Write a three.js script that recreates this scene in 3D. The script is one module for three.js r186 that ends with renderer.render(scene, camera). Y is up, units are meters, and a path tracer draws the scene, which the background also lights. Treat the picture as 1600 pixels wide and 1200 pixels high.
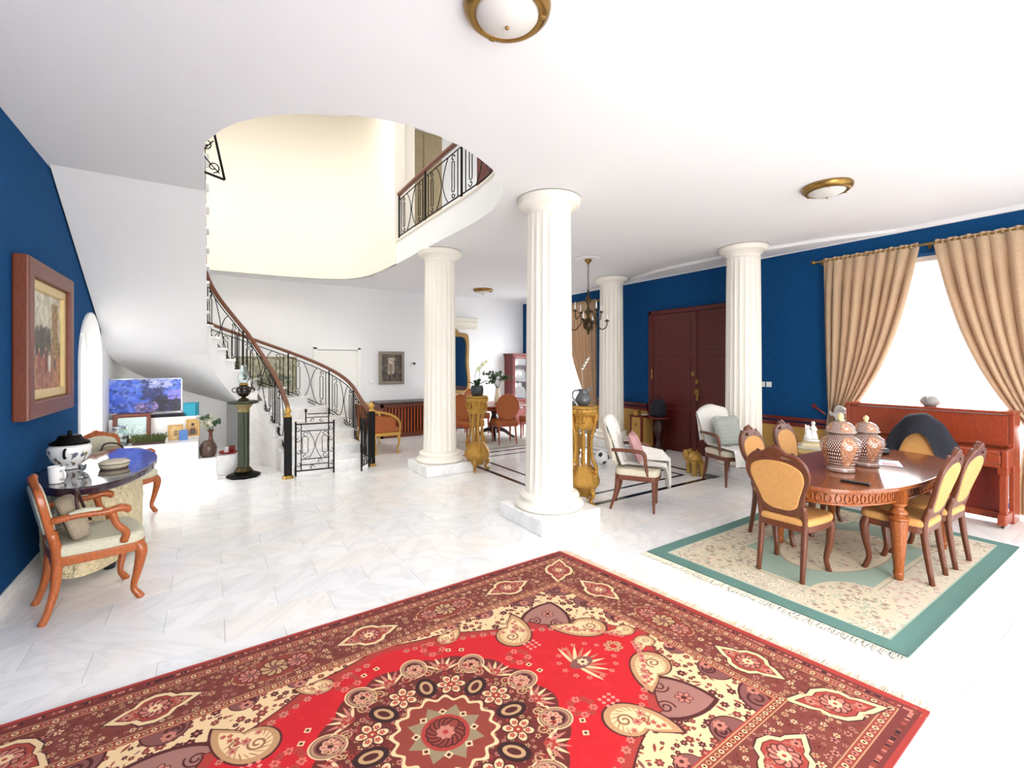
import * as THREE from 'three';
import { RoundedBoxGeometry } from 'three/addons/geometries/RoundedBoxGeometry.js';
import { mergeGeometries, toCreasedNormals } from 'three/addons/utils/BufferGeometryUtils.js';
import { RectAreaLightUniformsLib } from 'three/addons/lights/RectAreaLightUniformsLib.js';
import { ImprovedNoise } from 'three/addons/math/ImprovedNoise.js';

// ---------- camera, daylight, exposure (y up, metres; depth into the house is v = -z) ----------
const scene = new THREE.Scene();
const EYE = 1.6, FOCAL = 714;
const camera = new THREE.PerspectiveCamera(2 * Math.atan(600 / FOCAL) * 180 / Math.PI, 1600 / 1200, 0.05, 200);
camera.position.set(0, EYE, 0);
camera.rotation.set(0, -33.4 * Math.PI / 180, 0);
camera.setViewOffset(1600, 1200, 0, 32, 1600, 1200);      // the lens is shifted a little, so uprights stay upright
scene.add(camera);
// bright hazy sky, paler towards the horizon, over light ground
const SKY = (() => { const w = 16, h = 64, d = new Float32Array(w * h * 4); for (let j = 0; j < h; j++) for (let i = 0; i < w; i++) { const up = (j + 0.5) / h - 0.5, k = (j * w + i) * 4, c = up < 0 ? [0.3, 0.295, 0.285] : [0.96 - 0.1 * up, 0.98 - 0.04 * up, 1.0]; d.set([...c, 1], k); } const t = new THREE.DataTexture(d, w, h, THREE.RGBAFormat, THREE.FloatType); t.mapping = THREE.EquirectangularReflectionMapping; t.magFilter = THREE.LinearFilter; t.needsUpdate = true; return t; })();
scene.background = SKY; scene.backgroundIntensity = 7;
RectAreaLightUniformsLib.init();
const renderer = new THREE.WebGLRenderer({ antialias: true });
renderer.toneMapping = THREE.LinearToneMapping;
renderer.toneMappingExposure = 0.55;
renderer.shadowMap.enabled = true;
const DAY = 10.5;
// daylight entering through an opening w by h: sky light slopes downward, so it is laid out as bands leaning out from the top
function daylight(name, x, y, v, w, h, dir, power, color = 0xffffff) {
  const n = 6;
  for (let k = 0; k < n; k++) {
    const l = new THREE.RectAreaLight(color, power, w, h / n); l.castShadow = true;
    l.name = name; l.position.set(x, y + (k - (n - 1) / 2) * h / n, -v); l.lookAt(l.position.x + dir[0], l.position.y - 0.85, l.position.z - dir[2]); scene.add(l);
  }
}
const W = { left: -1.15, right: 7.15, back: 10.3, front: -2.4, H: 3.28, H2: 3.68, H3: 6.5 };
daylight('window_daylight', 7.22, 1.5, 1.75, 1.9, 2.8, [-1, 0, 0], DAY * 0.9, 0xfbfdff);
daylight('window_daylight', 7.22, 1.5, 8.5, 2.1, 2.8, [-1, 0, 0], DAY, 0xf2f7ff);
daylight('window_daylight', 7.22, 1.5, -1.1, 2.0, 2.8, [-1, 0, 0], DAY * 0.5, 0xfbfdff);
daylight('window_daylight', -1.16, 1.1, 7.02, 1.0, 1.9, [1, 0, 0], DAY * 0.35);
daylight('window_daylight', 1.2, 1.5, -2.35, 3.2, 2.8, [0, 0, 1], DAY * 2.1, 0xfffdfb);
daylight('window_daylight', 5.2, 1.5, -2.35, 2.2, 2.8, [0, 0, 1], DAY * 0.6, 0xfffdfb);
daylight('upper_window_daylight', -1.1, 5.2, 7.6, 3.0, 1.6, [1, 0, 0], DAY * 0.35, 0xfff0da);
daylight('upper_window_daylight', 6.85, 5.0, 6.2, 2.6, 1.8, [-1, 0, 0], DAY * 0.9, 0xffffff);

{ const l = new THREE.RectAreaLight(0xfffaf0, DAY * 0.5, 1.9, 3.2); l.name = 'skylight_daylight'; l.castShadow = true; l.position.set(1.2, 6.49, -6.4); l.lookAt(1.2, 0, -6.4); scene.add(l); }   // roof light over the stairwell

// ---------- helpers ----------
let seed = 7; const rnd = () => (seed = (seed * 16807) % 2147483647) / 2147483647;
const rr = (a, b) => a + (b - a) * rnd();
const V3 = (x, y, z) => new THREE.Vector3(x, y, z);
const PV = (x, y, v) => new THREE.Vector3(x, y, -v);
const PI = Math.PI;
const taken = {};
function numbered(n) { if (taken[n] === undefined) { taken[n] = 0; return n; } taken[n]++; return n + '_' + String(taken[n]).padStart(3, '0'); }
function T(g, x = 0, y = 0, z = 0, rx = 0, ry = 0, rz = 0, sx = 1, sy = sx, sz = sx) {
  g.applyMatrix4(new THREE.Matrix4().compose(V3(x, y, z), new THREE.Quaternion().setFromEuler(new THREE.Euler(rx, ry, rz)), V3(sx, sy, sz))); return g;
}
const box = (w, h, d, x = 0, y = 0, z = 0, rx = 0, ry = 0, rz = 0) => T(new THREE.BoxGeometry(w, h, d), x, y, z, rx, ry, rz);
const rbox = (w, h, d, r, x = 0, y = 0, z = 0, rx = 0, ry = 0, rz = 0, s = 2) => T(new RoundedBoxGeometry(w, h, d, s, Math.min(r, w / 2.01, h / 2.01, d / 2.01)), x, y, z, rx, ry, rz);
const cyl = (r1, r2, h, x = 0, y = 0, z = 0, n = 20, rx = 0, ry = 0, rz = 0) => T(new THREE.CylinderGeometry(r1, r2, h, n), x, y, z, rx, ry, rz);
const sph = (r, x = 0, y = 0, z = 0, sx = 1, sy = 1, sz = 1, n = 16) => T(new THREE.SphereGeometry(r, n, Math.max(6, n * 3 >> 2)), x, y, z, 0, 0, 0, sx, sy, sz);
const tor = (R, r, x = 0, y = 0, z = 0, rx = 0, ry = 0, rz = 0, n = 24, m = 8, arc = 2 * PI) => T(new THREE.TorusGeometry(R, r, m, n, arc), x, y, z, rx, ry, rz);
const lathe = (pts, n = 28, x = 0, y = 0, z = 0) => T(new THREE.LatheGeometry(pts.map((p) => new THREE.Vector2(Math.max(p[0], 1e-4), p[1])), n), x, y, z);
const curve = (pts, closed = false, type = 'catmullrom', t = 0.5) => new THREE.CatmullRomCurve3(pts, closed, type, t);
function tube(pts, r, seg = 16, rad = 6, closed = false) { return new THREE.TubeGeometry(pts.isCurve ? pts : curve(pts, closed), seg, r, rad, closed); }
// a limb swept along points with its own radius (or [rx, ry]) at every point; ends closed
function limb(pts, rads, seg = 14, rad = 10, square = 0) {
  const c = curve(pts), pos = [], idx = [];
  const side = V3(), nn = V3();
  for (let i = 0; i <= seg; i++) {
    const u = i / seg, p = c.getPoint(u), t = c.getTangent(u), k = u * (rads.length - 1), a = Math.min(Math.floor(k), rads.length - 2), w = k - a;
    const g = (q) => (Array.isArray(q) ? q : [q, q]), ra = g(rads[a]), rb = g(rads[a + 1]);
    const rx = ra[0] + (rb[0] - ra[0]) * w, ry = ra[1] + (rb[1] - ra[1]) * w;
    if (i === 0) side.crossVectors(Math.abs(t.y) > 0.9 ? V3(0, 0, 1) : V3(0, 1, 0), t).normalize(); else side.addScaledVector(t, -side.dot(t)).normalize(); nn.crossVectors(t, side).normalize();
    for (let j = 0; j < rad; j++) {
      const an = j / rad * 2 * PI + PI / rad; let cx = Math.cos(an), cy = Math.sin(an);
      if (square) { const m = Math.pow(Math.pow(Math.abs(cx), square) + Math.pow(Math.abs(cy), square), -1 / square); cx *= m; cy *= m; }
      pos.push(p.x + side.x * cx * rx + nn.x * cy * ry, p.y + side.y * cx * rx + nn.y * cy * ry, p.z + side.z * cx * rx + nn.z * cy * ry);
    }
  }
  for (let i = 0; i < seg; i++) for (let j = 0; j < rad; j++) { const a = i * rad + j, b = i * rad + (j + 1) % rad; idx.push(a, a + rad, b, b, a + rad, b + rad); }
  const n0 = pos.length / 3; const p0 = c.getPoint(0), p1 = c.getPoint(1); pos.push(p0.x, p0.y, p0.z, p1.x, p1.y, p1.z);
  for (let j = 0; j < rad; j++) { idx.push(n0, j, (j + 1) % rad); idx.push(n0 + 1, seg * rad + (j + 1) % rad, seg * rad + j); }
  const g = new THREE.BufferGeometry(); g.setAttribute('position', new THREE.Float32BufferAttribute(pos, 3)); g.setIndex(idx); g.computeVertexNormals(); fixWind(g); return g;
}
function fixWind(g) {   // turn the faces outward when the mesh came out inside out
  const p = g.attributes.position, ix = g.index; let vol = 0; const a = V3(), b = V3(), c = V3();
  for (let i = 0; i < ix.count; i += 3) { a.fromBufferAttribute(p, ix.getX(i)); b.fromBufferAttribute(p, ix.getX(i + 1)); c.fromBufferAttribute(p, ix.getX(i + 2)); vol += a.dot(b.cross(c)); }
  if (vol < 0) { const q = ix.array; for (let i = 0; i < q.length; i += 3) { const s = q[i]; q[i] = q[i + 1]; q[i + 1] = s; } g.computeVertexNormals(); }
}
function grid(nu, nv, f, closeU = false) {   // parametric sheet with smooth normals
  const pos = [], uv = [], idx = [];
  for (let i = 0; i <= nu; i++) for (let j = 0; j <= nv; j++) { const p = f(i / nu, j / nv); pos.push(p.x, p.y, p.z); uv.push(i / nu, j / nv); }
  for (let i = 0; i < nu; i++) for (let j = 0; j < nv; j++) { const a = i * (nv + 1) + j, b = a + nv + 1; idx.push(a, b, a + 1, a + 1, b, b + 1); }
  const g = new THREE.BufferGeometry(); g.setAttribute('position', new THREE.Float32BufferAttribute(pos, 3)); g.setAttribute('uv', new THREE.Float32BufferAttribute(uv, 2)); g.setIndex(idx); g.computeVertexNormals(); return g;
}
function sheet(nu, nv, f, th) {   // a cloth-like sheet with real thickness
  const g = grid(nu, nv, f), p = g.attributes.position, n = g.attributes.normal, N = p.count, pos = [], uv = [], idx = [];
  for (const s of [0.5, -0.5]) for (let i = 0; i < N; i++) { pos.push(p.getX(i) + n.getX(i) * th * s, p.getY(i) + n.getY(i) * th * s, p.getZ(i) + n.getZ(i) * th * s); uv.push(g.attributes.uv.getX(i), g.attributes.uv.getY(i)); }
  const q = g.index.array; for (let i = 0; i < q.length; i += 3) { idx.push(q[i], q[i + 1], q[i + 2]); idx.push(N + q[i], N + q[i + 2], N + q[i + 1]); }
  const rim = (a, b) => idx.push(a, N + a, b, b, N + a, N + b), w = nv + 1;
  for (let j = 0; j < nv; j++) { rim(j, j + 1); rim(nu * w + j + 1, nu * w + j); }
  for (let i = 0; i < nu; i++) { rim((i + 1) * w, i * w); rim(i * w + nv, (i + 1) * w + nv); }
  const o = new THREE.BufferGeometry(); o.setAttribute('position', new THREE.Float32BufferAttribute(pos, 3)); o.setAttribute('uv', new THREE.Float32BufferAttribute(uv, 2)); o.setIndex(idx); o.computeVertexNormals(); return o;
}
function shapeOf(pts) { const s = new THREE.Shape(); pts.forEach((p, i) => (i ? s.lineTo(p[0], p[1]) : s.moveTo(p[0], p[1]))); s.closePath(); return s; }
function splineShape(pts, n = 60) { const c = new THREE.CatmullRomCurve3(pts.map((p) => V3(p[0], p[1], 0)), true); return shapeOf(c.getPoints(n).slice(0, -1).map((p) => [p.x, p.y])); }
function ext(shape, depth, bevel = 0, curveSegments = 12, bs = 1) {
  const g = new THREE.ExtrudeGeometry(shape, { depth: depth - 2 * bevel, bevelEnabled: bevel > 0, bevelThickness: bevel, bevelSize: bevel, bevelOffset: -bevel, bevelSegments: bs, curveSegments });
  if (bevel) g.translate(0, 0, bevel); return g;
}
// shape drawn in (v, y), raised towards +x from x0
const onX = (g, x0) => g.applyMatrix4(new THREE.Matrix4().makeBasis(V3(0, 0, -1), V3(0, 1, 0), V3(1, 0, 0)).setPosition(x0, 0, 0));
// shape drawn in (x, v), raised upward from y0
const onY = (g, y0) => g.applyMatrix4(new THREE.Matrix4().makeBasis(V3(1, 0, 0), V3(0, 0, -1), V3(0, 1, 0)).setPosition(0, y0, 0));
// shape drawn in (x, y), raised towards the viewer from depth v0
const onV = (g, v0) => g.translate(0, 0, -v0);
function metreUV(g) {   // uv in metres by the main direction of every face
  const p = g.attributes.position, uv = new Float32Array(p.count * 2), a = V3(), b = V3(), c = V3();
  for (let i = 0; i < p.count; i += 3) {
    a.fromBufferAttribute(p, i); b.fromBufferAttribute(p, i + 1); c.fromBufferAttribute(p, i + 2);
    const n = b.clone().sub(a).cross(c.clone().sub(a)), x = Math.abs(n.x), y = Math.abs(n.y), z = Math.abs(n.z);
    [a, b, c].forEach((q, k) => { const o = (i + k) * 2; if (y >= x && y >= z) { uv[o] = q.x; uv[o + 1] = q.z; } else if (x >= z) { uv[o] = q.z; uv[o + 1] = q.y; } else { uv[o] = q.x; uv[o + 1] = q.y; } });
  }
  g.setAttribute('uv', new THREE.BufferAttribute(uv, 2)); return g;
}
function merge(list, keepUV) {
  const gs = [].concat(list).map((g) => { const q = g.index ? g.toNonIndexed() : g.clone(); for (const k of Object.keys(q.attributes)) if (!['position', 'normal', 'uv'].includes(k)) q.deleteAttribute(k); if (!q.attributes.normal) q.computeVertexNormals(); if (!q.attributes.uv) q.setAttribute('uv', new THREE.BufferAttribute(new Float32Array(q.attributes.position.count * 2), 2)); q.morphAttributes = {}; q.clearGroups?.(); return q; });
  const g = gs.length > 1 ? mergeGeometries(gs) : gs[0]; return keepUV ? g : metreUV(g);
}
function mesh(name, geo, m, parent) { const o = new THREE.Mesh(geo, m); o.name = name; o.castShadow = o.receiveShadow = true; parent.add(o); return o; }
const part = (parent, name, list, m, keepUV, label) => { const o = mesh(name, merge(list, keepUV), m, parent); if (label) o.userData.label = label; return o; };
function thing(name, label, category, x = 0, y = 0, v = 0, turn = 0, group) {
  const o = new THREE.Group(); o.name = numbered(name); o.position.set(x, y, -v); o.rotation.y = turn; o.userData = { label, category }; if (group) o.userData.group = group; scene.add(o); return o;
}
function single(name, label, category, list, m, x = 0, y = 0, v = 0, turn = 0, keepUV, group) {
  const o = mesh(numbered(name), merge(list, keepUV), m, scene); o.position.set(x, y, -v); o.rotation.y = turn; o.userData = { label, category }; if (group) o.userData.group = group; return o;
}
function copyOf(root, label, x, y, v, turn) { const c = root.clone(); c.name = numbered(root.name.replace(/_\d{3}$/, '')); c.userData = { ...root.userData, label }; c.position.set(x, y, -v); c.rotation.set(0, turn, 0); scene.add(c); return c; }
function struct(name, list, m, keepUV) { const o = mesh(name, merge(list, keepUV), m, scene); o.userData = { kind: 'structure' }; return o; }
function structGroup(name) { const o = new THREE.Group(); o.name = name; o.userData = { kind: 'structure' }; scene.add(o); return o; }

// ---------- procedural textures and materials ----------
const noise = new ImprovedNoise();
function fbm(x, y, z, o = 4) { let s = 0, a = 0.5; for (let i = 0; i < o; i++) { s += a * noise.noise(x, y, z + i * 7.3); x *= 2; y *= 2; a *= 0.5; } return s; }
function tex(w, h, f, repX = 1, repY = 1, srgb = true) {
  const d = new Uint8Array(w * h * 4);
  for (let j = 0; j < h; j++) for (let i = 0; i < w; i++) { const c = f(i / w, j / h), o = (j * w + i) * 4; for (let k = 0; k < 3; k++) d[o + k] = Math.max(0, Math.min(255, (Array.isArray(c) ? c[k] : c) * 255)); d[o + 3] = 255; }
  const t = new THREE.DataTexture(d, w, h); t.wrapS = t.wrapT = THREE.RepeatWrapping; t.magFilter = THREE.LinearFilter; t.minFilter = THREE.LinearMipmapLinearFilter; t.generateMipmaps = true; if (srgb) t.colorSpace = THREE.SRGBColorSpace; t.repeat.set(repX, repY); t.needsUpdate = true; return t;
}
// noise that tiles over the unit square
function tfbm(u, v, s, z = 0, o = 4) { const a = u * 2 * PI, b = v * 2 * PI; return fbm(Math.cos(a) * s + Math.sin(b) * s * 0.7 + 5, Math.sin(a) * s + Math.cos(b) * s * 1.3, z + Math.sin(b + a) * s * 0.5, o); }
const mix = (a, b, t) => a.map((x, i) => x + (b[i] - x) * t);
const marbleMap = tex(1024, 1024, (u, v) => {
  const w = tfbm(u, v, 1.2, 1), n = tfbm(u, v, 2.4, 9, 5), q = Math.abs(tfbm(u, v, 0.9, 3, 5) + 0.35 * Math.sin((u * 2 + v * 4 + w * 1.6) * 2 * PI) * 0.22);
  const vein = Math.max(0, 1 - q * 9) * 0.035 + Math.max(0, n) * 0.05 + Math.max(0, w) * 0.03; const b = 0.99 - vein; return [b, b * 0.997, b * 0.992];
}, 0.55, 0.55);
const woodMap = tex(512, 512, (u, v) => { const g = tfbm(u, v, 0.7, 2, 3); const l = Math.sin((u * 14 + g * 5) * 2 * PI) * 0.5 + 0.5, f = fbm(u * 60, v * 4, 3, 3); const b = 0.84 + l * 0.09 + f * 0.16; return [b, b * 0.97, b * 0.94]; }, 2.2, 2.2);
const clothMap = tex(256, 256, (u, v) => { const b = 0.9 + 0.05 * Math.sin(u * 2 * PI * 64) * Math.sin(v * 2 * PI * 64) + tfbm(u, v, 2.5, 4) * 0.1; return b; }, 4, 4);
const speckMap = tex(256, 256, (u, v) => 0.93 + fbm(u * 70, v * 70, 1, 2) * 0.16 + tfbm(u, v, 2, 2) * 0.06, 0.9, 0.9);
const bumpMap = tex(256, 256, (u, v) => 0.5 + fbm(u * 60, v * 60, 5, 3) * 0.9, 1.5, 1.5, false);
const carveMap = tex(256, 256, (u, v) => { const q = Math.sin(u * 2 * PI * 3 + tfbm(u, v, 1.5, 2) * 5) * Math.sin(v * 2 * PI * 3 + tfbm(u, v, 1.5, 8) * 5); return 0.5 + q * 0.35 + tfbm(u, v, 3, 1) * 0.3; }, 4, 4, false);
const fineCarve = carveMap.clone(); fineCarve.repeat.set(9, 9); fineCarve.needsUpdate = true;
const mat = (color, rough = 0.6, o = {}) => new THREE.MeshStandardMaterial({ color, roughness: rough, ...o });
const phys = (color, rough, o = {}) => new THREE.MeshPhysicalMaterial({ color, roughness: rough, ...o });
const wood = (color, rough = 0.35, o = {}) => mat(color, rough, { map: woodMap, ...o });
const M = {
  plaster: mat(0xeeeeee, 0.85, { bumpMap, bumpScale: 0.0006 }),
  ceiling: mat(0xefefef, 0.9, { bumpMap, bumpScale: 0.0005 }),
  cream: mat(0xf2ebdd, 0.85, { bumpMap, bumpScale: 0.0005 }),
  blue: phys(0x124d82, 0.9, { specularIntensity: 0.3, map: speckMap, bumpMap, bumpScale: 0.0008 }),
  ochre: mat(0xc59a4e, 0.75, { map: speckMap }),
  marble: [0xfdfdfd, 0xfaf9f8, 0xf6f7f8, 0xfbf8f5].map((c) => mat(c, 0.16, { map: marbleMap })),
  grout: mat(0xb9b6b0, 0.8), blackStone: mat(0x141414, 0.15, { map: speckMap }),
  column: mat(0xf4efe2, 0.6, { bumpMap, bumpScale: 0.0004 }),
  mahogany: wood(0x7a2418, 0.35), doorWood: wood(0x5e150f, 0.4), walnut: wood(0x6d3a22, 0.35), cherry: wood(0xb4622f, 0.28), tableTop: wood(0x9c5a36, 0.12), tableWood: wood(0xa85f30, 0.25), pianoWood: wood(0xa6482b, 0.3), orangeWood: wood(0xb2531f, 0.3), darkTop: phys(0x2c1826, 0.12, { clearcoat: 0.6 }), railWood: wood(0x7d4a33, 0.35), frameWood: wood(0x7c3c22, 0.4), darkWood: wood(0x3a1a16, 0.35),
  iron: phys(0x0e0c0a, 0.5, { specularIntensity: 0.4 }), blackGloss: phys(0x060505, 0.5, { specularIntensity: 0.3 }), brass: mat(0x9c7a42, 0.3, { metalness: 0.9 }), gold: mat(0xc4974a, 0.36, { metalness: 0.8, bumpMap: fineCarve, bumpScale: 0.008 }), goldPlain: mat(0xc79d50, 0.35, { metalness: 0.75 }), bronze: mat(0x4a3a22, 0.4, { metalness: 0.7 }), chrome: mat(0xd8d8d8, 0.15, { metalness: 1 }), greenBronze: mat(0x39402f, 0.4, { metalness: 0.35, map: speckMap }),
  tan: mat(0xd9a05c, 0.8, { map: clothMap }), creamCloth: mat(0xe6dcc4, 0.9, { map: clothMap }), seatGreen: mat(0xd3cfb6, 0.9, { map: clothMap }), bagCloth: mat(0xa59680, 0.95, { map: clothMap }), orangeCloth: mat(0xb5632f, 0.75, { map: clothMap }), white: mat(0xf4f1ea, 0.8, { map: clothMap }), pink: mat(0xc99a9a, 0.9, { map: clothMap }), greyGreen: mat(0xb3b9b0, 0.9, { map: clothMap }), navy: mat(0x23252f, 0.9, { map: clothMap }), curtain: phys(0xe2c3a0, 0.9, { map: clothMap, transmission: 0.25, thickness: 0 }),
  ceramic: mat(0xf3f1ee, 0.15), blackPlastic: mat(0x151517, 0.4), whitePlastic: mat(0xf1f1ec, 0.4), glass: phys(0xffffff, 0.02, { transmission: 1, thickness: 0 }), solidGlass: phys(0xf3fbfb, 0.03, { transmission: 1, thickness: 0.004, ior: 1.45 }), leaf: phys(0x4d6b3a, 0.6, { transmission: 0.2, thickness: 0 }), darkLeaf: mat(0x2e4a2c, 0.5), mirror: mat(0xdfe6ea, 0.03, { metalness: 1 }), red: mat(0xa51f22, 0.4), teal: mat(0x1a9bb4, 0.5),
  frosted: phys(0xf1eee8, 0.5, { transmission: 0.25, thickness: 0 }),
};
// ---------- the house: floor, ceiling, walls ----------
const FLOOR_T = 0.06;
{
  const fl = structGroup('floor');
  part(fl, 'floor_bed', box(W.right - W.left + 0.5, 0.2, W.back - W.front + 0.5, (W.left + W.right) / 2, -0.1 - 0.0035, -(W.back + W.front) / 2), M.grout);
  const TX = 0.61, TV = 0.305, gap = 0.0025, variants = [];
  for (let k = 0; k < 12; k++) { const g = merge(box(TX - gap, 0.012, TV - gap)); const uv = g.attributes.uv; const a = rnd() * 3, b = rnd() * 3, f = k % 2 ? -1 : 1; for (let i = 0; i < uv.count; i++) uv.setXY(i, uv.getX(i) * f + a, uv.getY(i) + b); variants.push(g); }
  const all = [];
  const nv = Math.ceil((W.back - W.front) / TV), nx = Math.ceil((W.right - W.left) / TX) + 1;
  for (let j = 0; j < nv; j++) for (let i = 0; i < nx; i++) {
    const x0 = Math.max(W.left, W.left + (i - (j % 2 ? 0.5 : 0)) * TX), x1 = Math.min(W.right, W.left + (i + 1 - (j % 2 ? 0.5 : 0)) * TX); if (x1 - x0 < 0.02) continue;
    const v0 = W.front + j * TV, v1 = Math.min(W.back, v0 + TV), x = (x0 + x1) / 2, v = (v0 + v1) / 2;
    const Xc = x * 0.8348 - v * 0.5505, Zc = x * 0.5505 + v * 0.8348, px = 800 + 714 * Xc / Zc, py = 568 + 714 * 1.6 / Zc;
    const hid = (x > -0.7 && x < 2.35 && v > 0.85 && v < 2.8) || (x > 3.3 && x < 5.6 && v > 1.1 && v < 2.4);
    const seen = Zc > 0.5 && px > -60 && px < 1660 && py < 1260 && !hid;
    all.push({ x, v, w: x1 - x0, d: v1 - v0, k: Math.floor(rnd() * 12), m: Math.floor(rnd() * 4), area: seen ? 1 / Zc ** 3 : 0 });
  }
  all.sort((a, b) => b.area - a.area);
  const rest = [[], [], [], []];
  all.forEach((t, n) => {
    const full = Math.abs(t.w - TX) < 1e-6 && Math.abs(t.d - TV) < 1e-6;
    if (n < 300 && t.area > 0) { const o = mesh('tile', variants[t.k], M.marble[t.m], fl); o.position.set(t.x, -0.006, -t.v); if (!full) o.scale.set(t.w / TX, 1, t.d / TV); }
    else rest[t.m].push(T(variants[t.k].clone(), t.x, -0.006, -t.v, 0, 0, 0, t.w / TX, 1, t.d / TV));
  });
  rest.forEach((r, k) => { const o = mesh('tiles_beyond', mergeGeometries(r), M.marble[k], fl); o.userData.kind = 'stuff'; });
  // the black stone inlay frames of the hall
  const strip = (x0, v0, x1, v1) => part(fl, 'inlay_strip', box(Math.abs(x1 - x0), 0.004, Math.abs(v1 - v0), (x0 + x1) / 2, 0.0, -(v0 + v1) / 2), M.blackStone);
  const frame = (a, b, c, d, t) => { strip(a, b, c, b + t); strip(a, d - t, c, d); strip(a, b + t, a + t, d - t); strip(c - t, b + t, c, d - t); };
  frame(3.42, 3.78, 6.0, 7.12, 0.07); frame(3.74, 4.1, 5.68, 6.8, 0.05);
  for (const [x, v] of [[3.5, 3.86], [5.92, 3.86], [3.5, 7.04], [5.92, 7.04]]) strip(x - 0.1, v - 0.1, x + 0.1, v + 0.1);
}
const VOID = [[-0.05, 5.36], [-0.05, 4.6], [-0.045, 4.35], [-0.03, 4.17], [0.06, 3.9], [0.15, 3.72], [0.26, 3.57], [0.4, 3.43], [0.54, 3.33], [0.69, 3.235], [0.84, 3.16], [1.0, 3.115], [1.17, 3.09], [1.37, 3.107], [1.62, 3.17], [1.84, 3.275], [2.03, 3.39], [2.2, 3.535], [2.35, 3.71], [2.48, 3.98], [2.575, 4.29], [2.62, 4.74], [2.62, 5.3], [2.61, 6.3], [2.62, 7.5], [2.61, 8.2], [2.55, 8.8], [2.43, 9.15], [2.25, 9.42], [1.82, 9.67], [1.14, 9.8], [0.5, 9.84], [0.0, 9.84]];
{
  const o = 0.25, s = shapeOf([[W.left - o, W.front - o], [W.right + o, W.front - o], [W.right + o, W.back + o], [W.left - o, W.back + o]]);
  s.holes.push(shapeOf([...VOID, [W.left, 9.84], [W.left, 5.36]]));
  struct('ceiling', onY(ext(s, W.H2 - W.H), W.H), M.ceiling);
  const u = shapeOf([[W.left - o, W.front - o], [W.right + o, W.front - o], [W.right + o, W.back + o], [W.left - o, W.back + o]]); u.holes.push(shapeOf([[0.2, 4.75], [2.2, 4.75], [2.2, 8.05], [0.2, 8.05]]));
  struct('ceiling_upper', onY(ext(u, 0.2), W.H3), M.ceiling);
  const sk = structGroup('window_9'); part(sk, 'window_frame', [box(2.0, 0.05, 0.06, 1.2, W.H3 + 0.16, -4.78), box(2.0, 0.05, 0.06, 1.2, W.H3 + 0.16, -8.02), box(0.06, 0.05, 3.3, 0.23, W.H3 + 0.16, -6.4), box(0.06, 0.05, 3.3, 2.17, W.H3 + 0.16, -6.4)], M.whitePlastic); part(sk, 'window_pane', box(1.9, 0.006, 3.2, 1.2, W.H3 + 0.16, -6.4), M.glass);
}
const rectHole = (a, b, c, d) => shapeOf([[a, b], [c, b], [c, d], [a, d]]);
function archHole(a, c, b, top) { const r = (c - a) / 2, m = (a + c) / 2, s = new THREE.Path(); s.moveTo(a, b); s.lineTo(c, b); s.lineTo(c, top - r); s.absarc(m, top - r, r, 0, PI, false); s.lineTo(a, b); return s; }
const WIN = [[0.8, 2.7], [7.45, 9.55], [-2.1, -0.1]];
{
  let s = rectHole(W.front - 0.25, 0, W.back + 0.25, W.H); WIN.forEach(([a, b]) => s.holes.push(rectHole(a, 0.06, b, 2.92)));
  struct('wall_right', onX(ext(s, 0.25), W.right), M.blue);
  s = rectHole(W.front - 0.25, 0, W.back + 0.25, W.H); s.holes.push(archHole(6.45, 7.6, 0.12, 2.17));
  struct('wall_left', onX(ext(s, 0.25, 0, 32), W.left - 0.25), M.blue);
  const wall2 = rectHole(W.left, 0, W.right, W.H);
  struct('wall_back', onV(ext(wall2, 0.25), W.back + 0.25), M.plaster);
  s = rectHole(W.left, 0, W.right, W.H); s.holes.push(rectHole(-0.4, 0.06, 2.8, 2.92)); s.holes.push(rectHole(4.1, 0.06, 6.3, 2.92));
  struct('wall_front', onV(ext(s, 0.25), W.front), M.plaster);
  // beyond the stair the left wall is white: a thin plaster skin over the blue one
  struct('wall_stair', onX(ext(rectHole(7.62, 0, W.back, W.H), 0.012), W.left), M.plaster);
  // upper storey
  s = rectHole(W.front - 0.25, W.H2, W.back + 0.25, W.H3); s.holes.push(rectHole(6.1, 4.4, 9.1, 6.0));
  struct('wall_upper_left', onX(ext(s, 0.25), W.left - 0.25), M.cream);
  s = rectHole(W.front - 0.25, W.H2, W.back + 0.25, W.H3); s.holes.push(rectHole(4.9, 4.1, 7.5, 5.9));
  struct('wall_upper_right', onX(ext(s, 0.25), 6.9), M.plaster);
  struct('wall_upper_front', onV(ext(rectHole(W.left, W.H2, W.right, W.H3), 0.2), 1.2), M.plaster);
  struct('wall_upper_back', onV(ext(rectHole(2.6, W.H2, W.right, W.H3), 0.2), 9.0), M.plaster);
  // the tall curved wall that rises from the far edge of the opening
  const c = new THREE.CatmullRomCurve3(VOID.slice(24).map((p) => V3(p[0], 0, p[1])).concat([V3(W.left - 0.1, 0, 9.84)]), false, 'catmullrom', 0.3);
  const pts = c.getPoints(60).map((p) => [p.x, p.z]), off = (d) => pts.map(([x, v], i) => { const a = pts[Math.max(0, i - 1)], b = pts[Math.min(pts.length - 1, i + 1)]; const dx = b[0] - a[0], dv = b[1] - a[1], l = Math.hypot(dx, dv); return [x + dv / l * d, v - dx / l * d]; }), inn = off(-0.035), out = off(0.14);
  struct('wall_stairwell', toCreasedNormals(onY(ext(shapeOf([...inn, ...off(0.02).reverse()]), W.H2 - W.H), W.H), 0.6), M.cream);
  struct('wall_stairwell_upper', toCreasedNormals(onY(ext(shapeOf([...inn, ...out.reverse()]), W.H3 - W.H2), W.H2), 0.6), M.cream);
}
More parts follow.
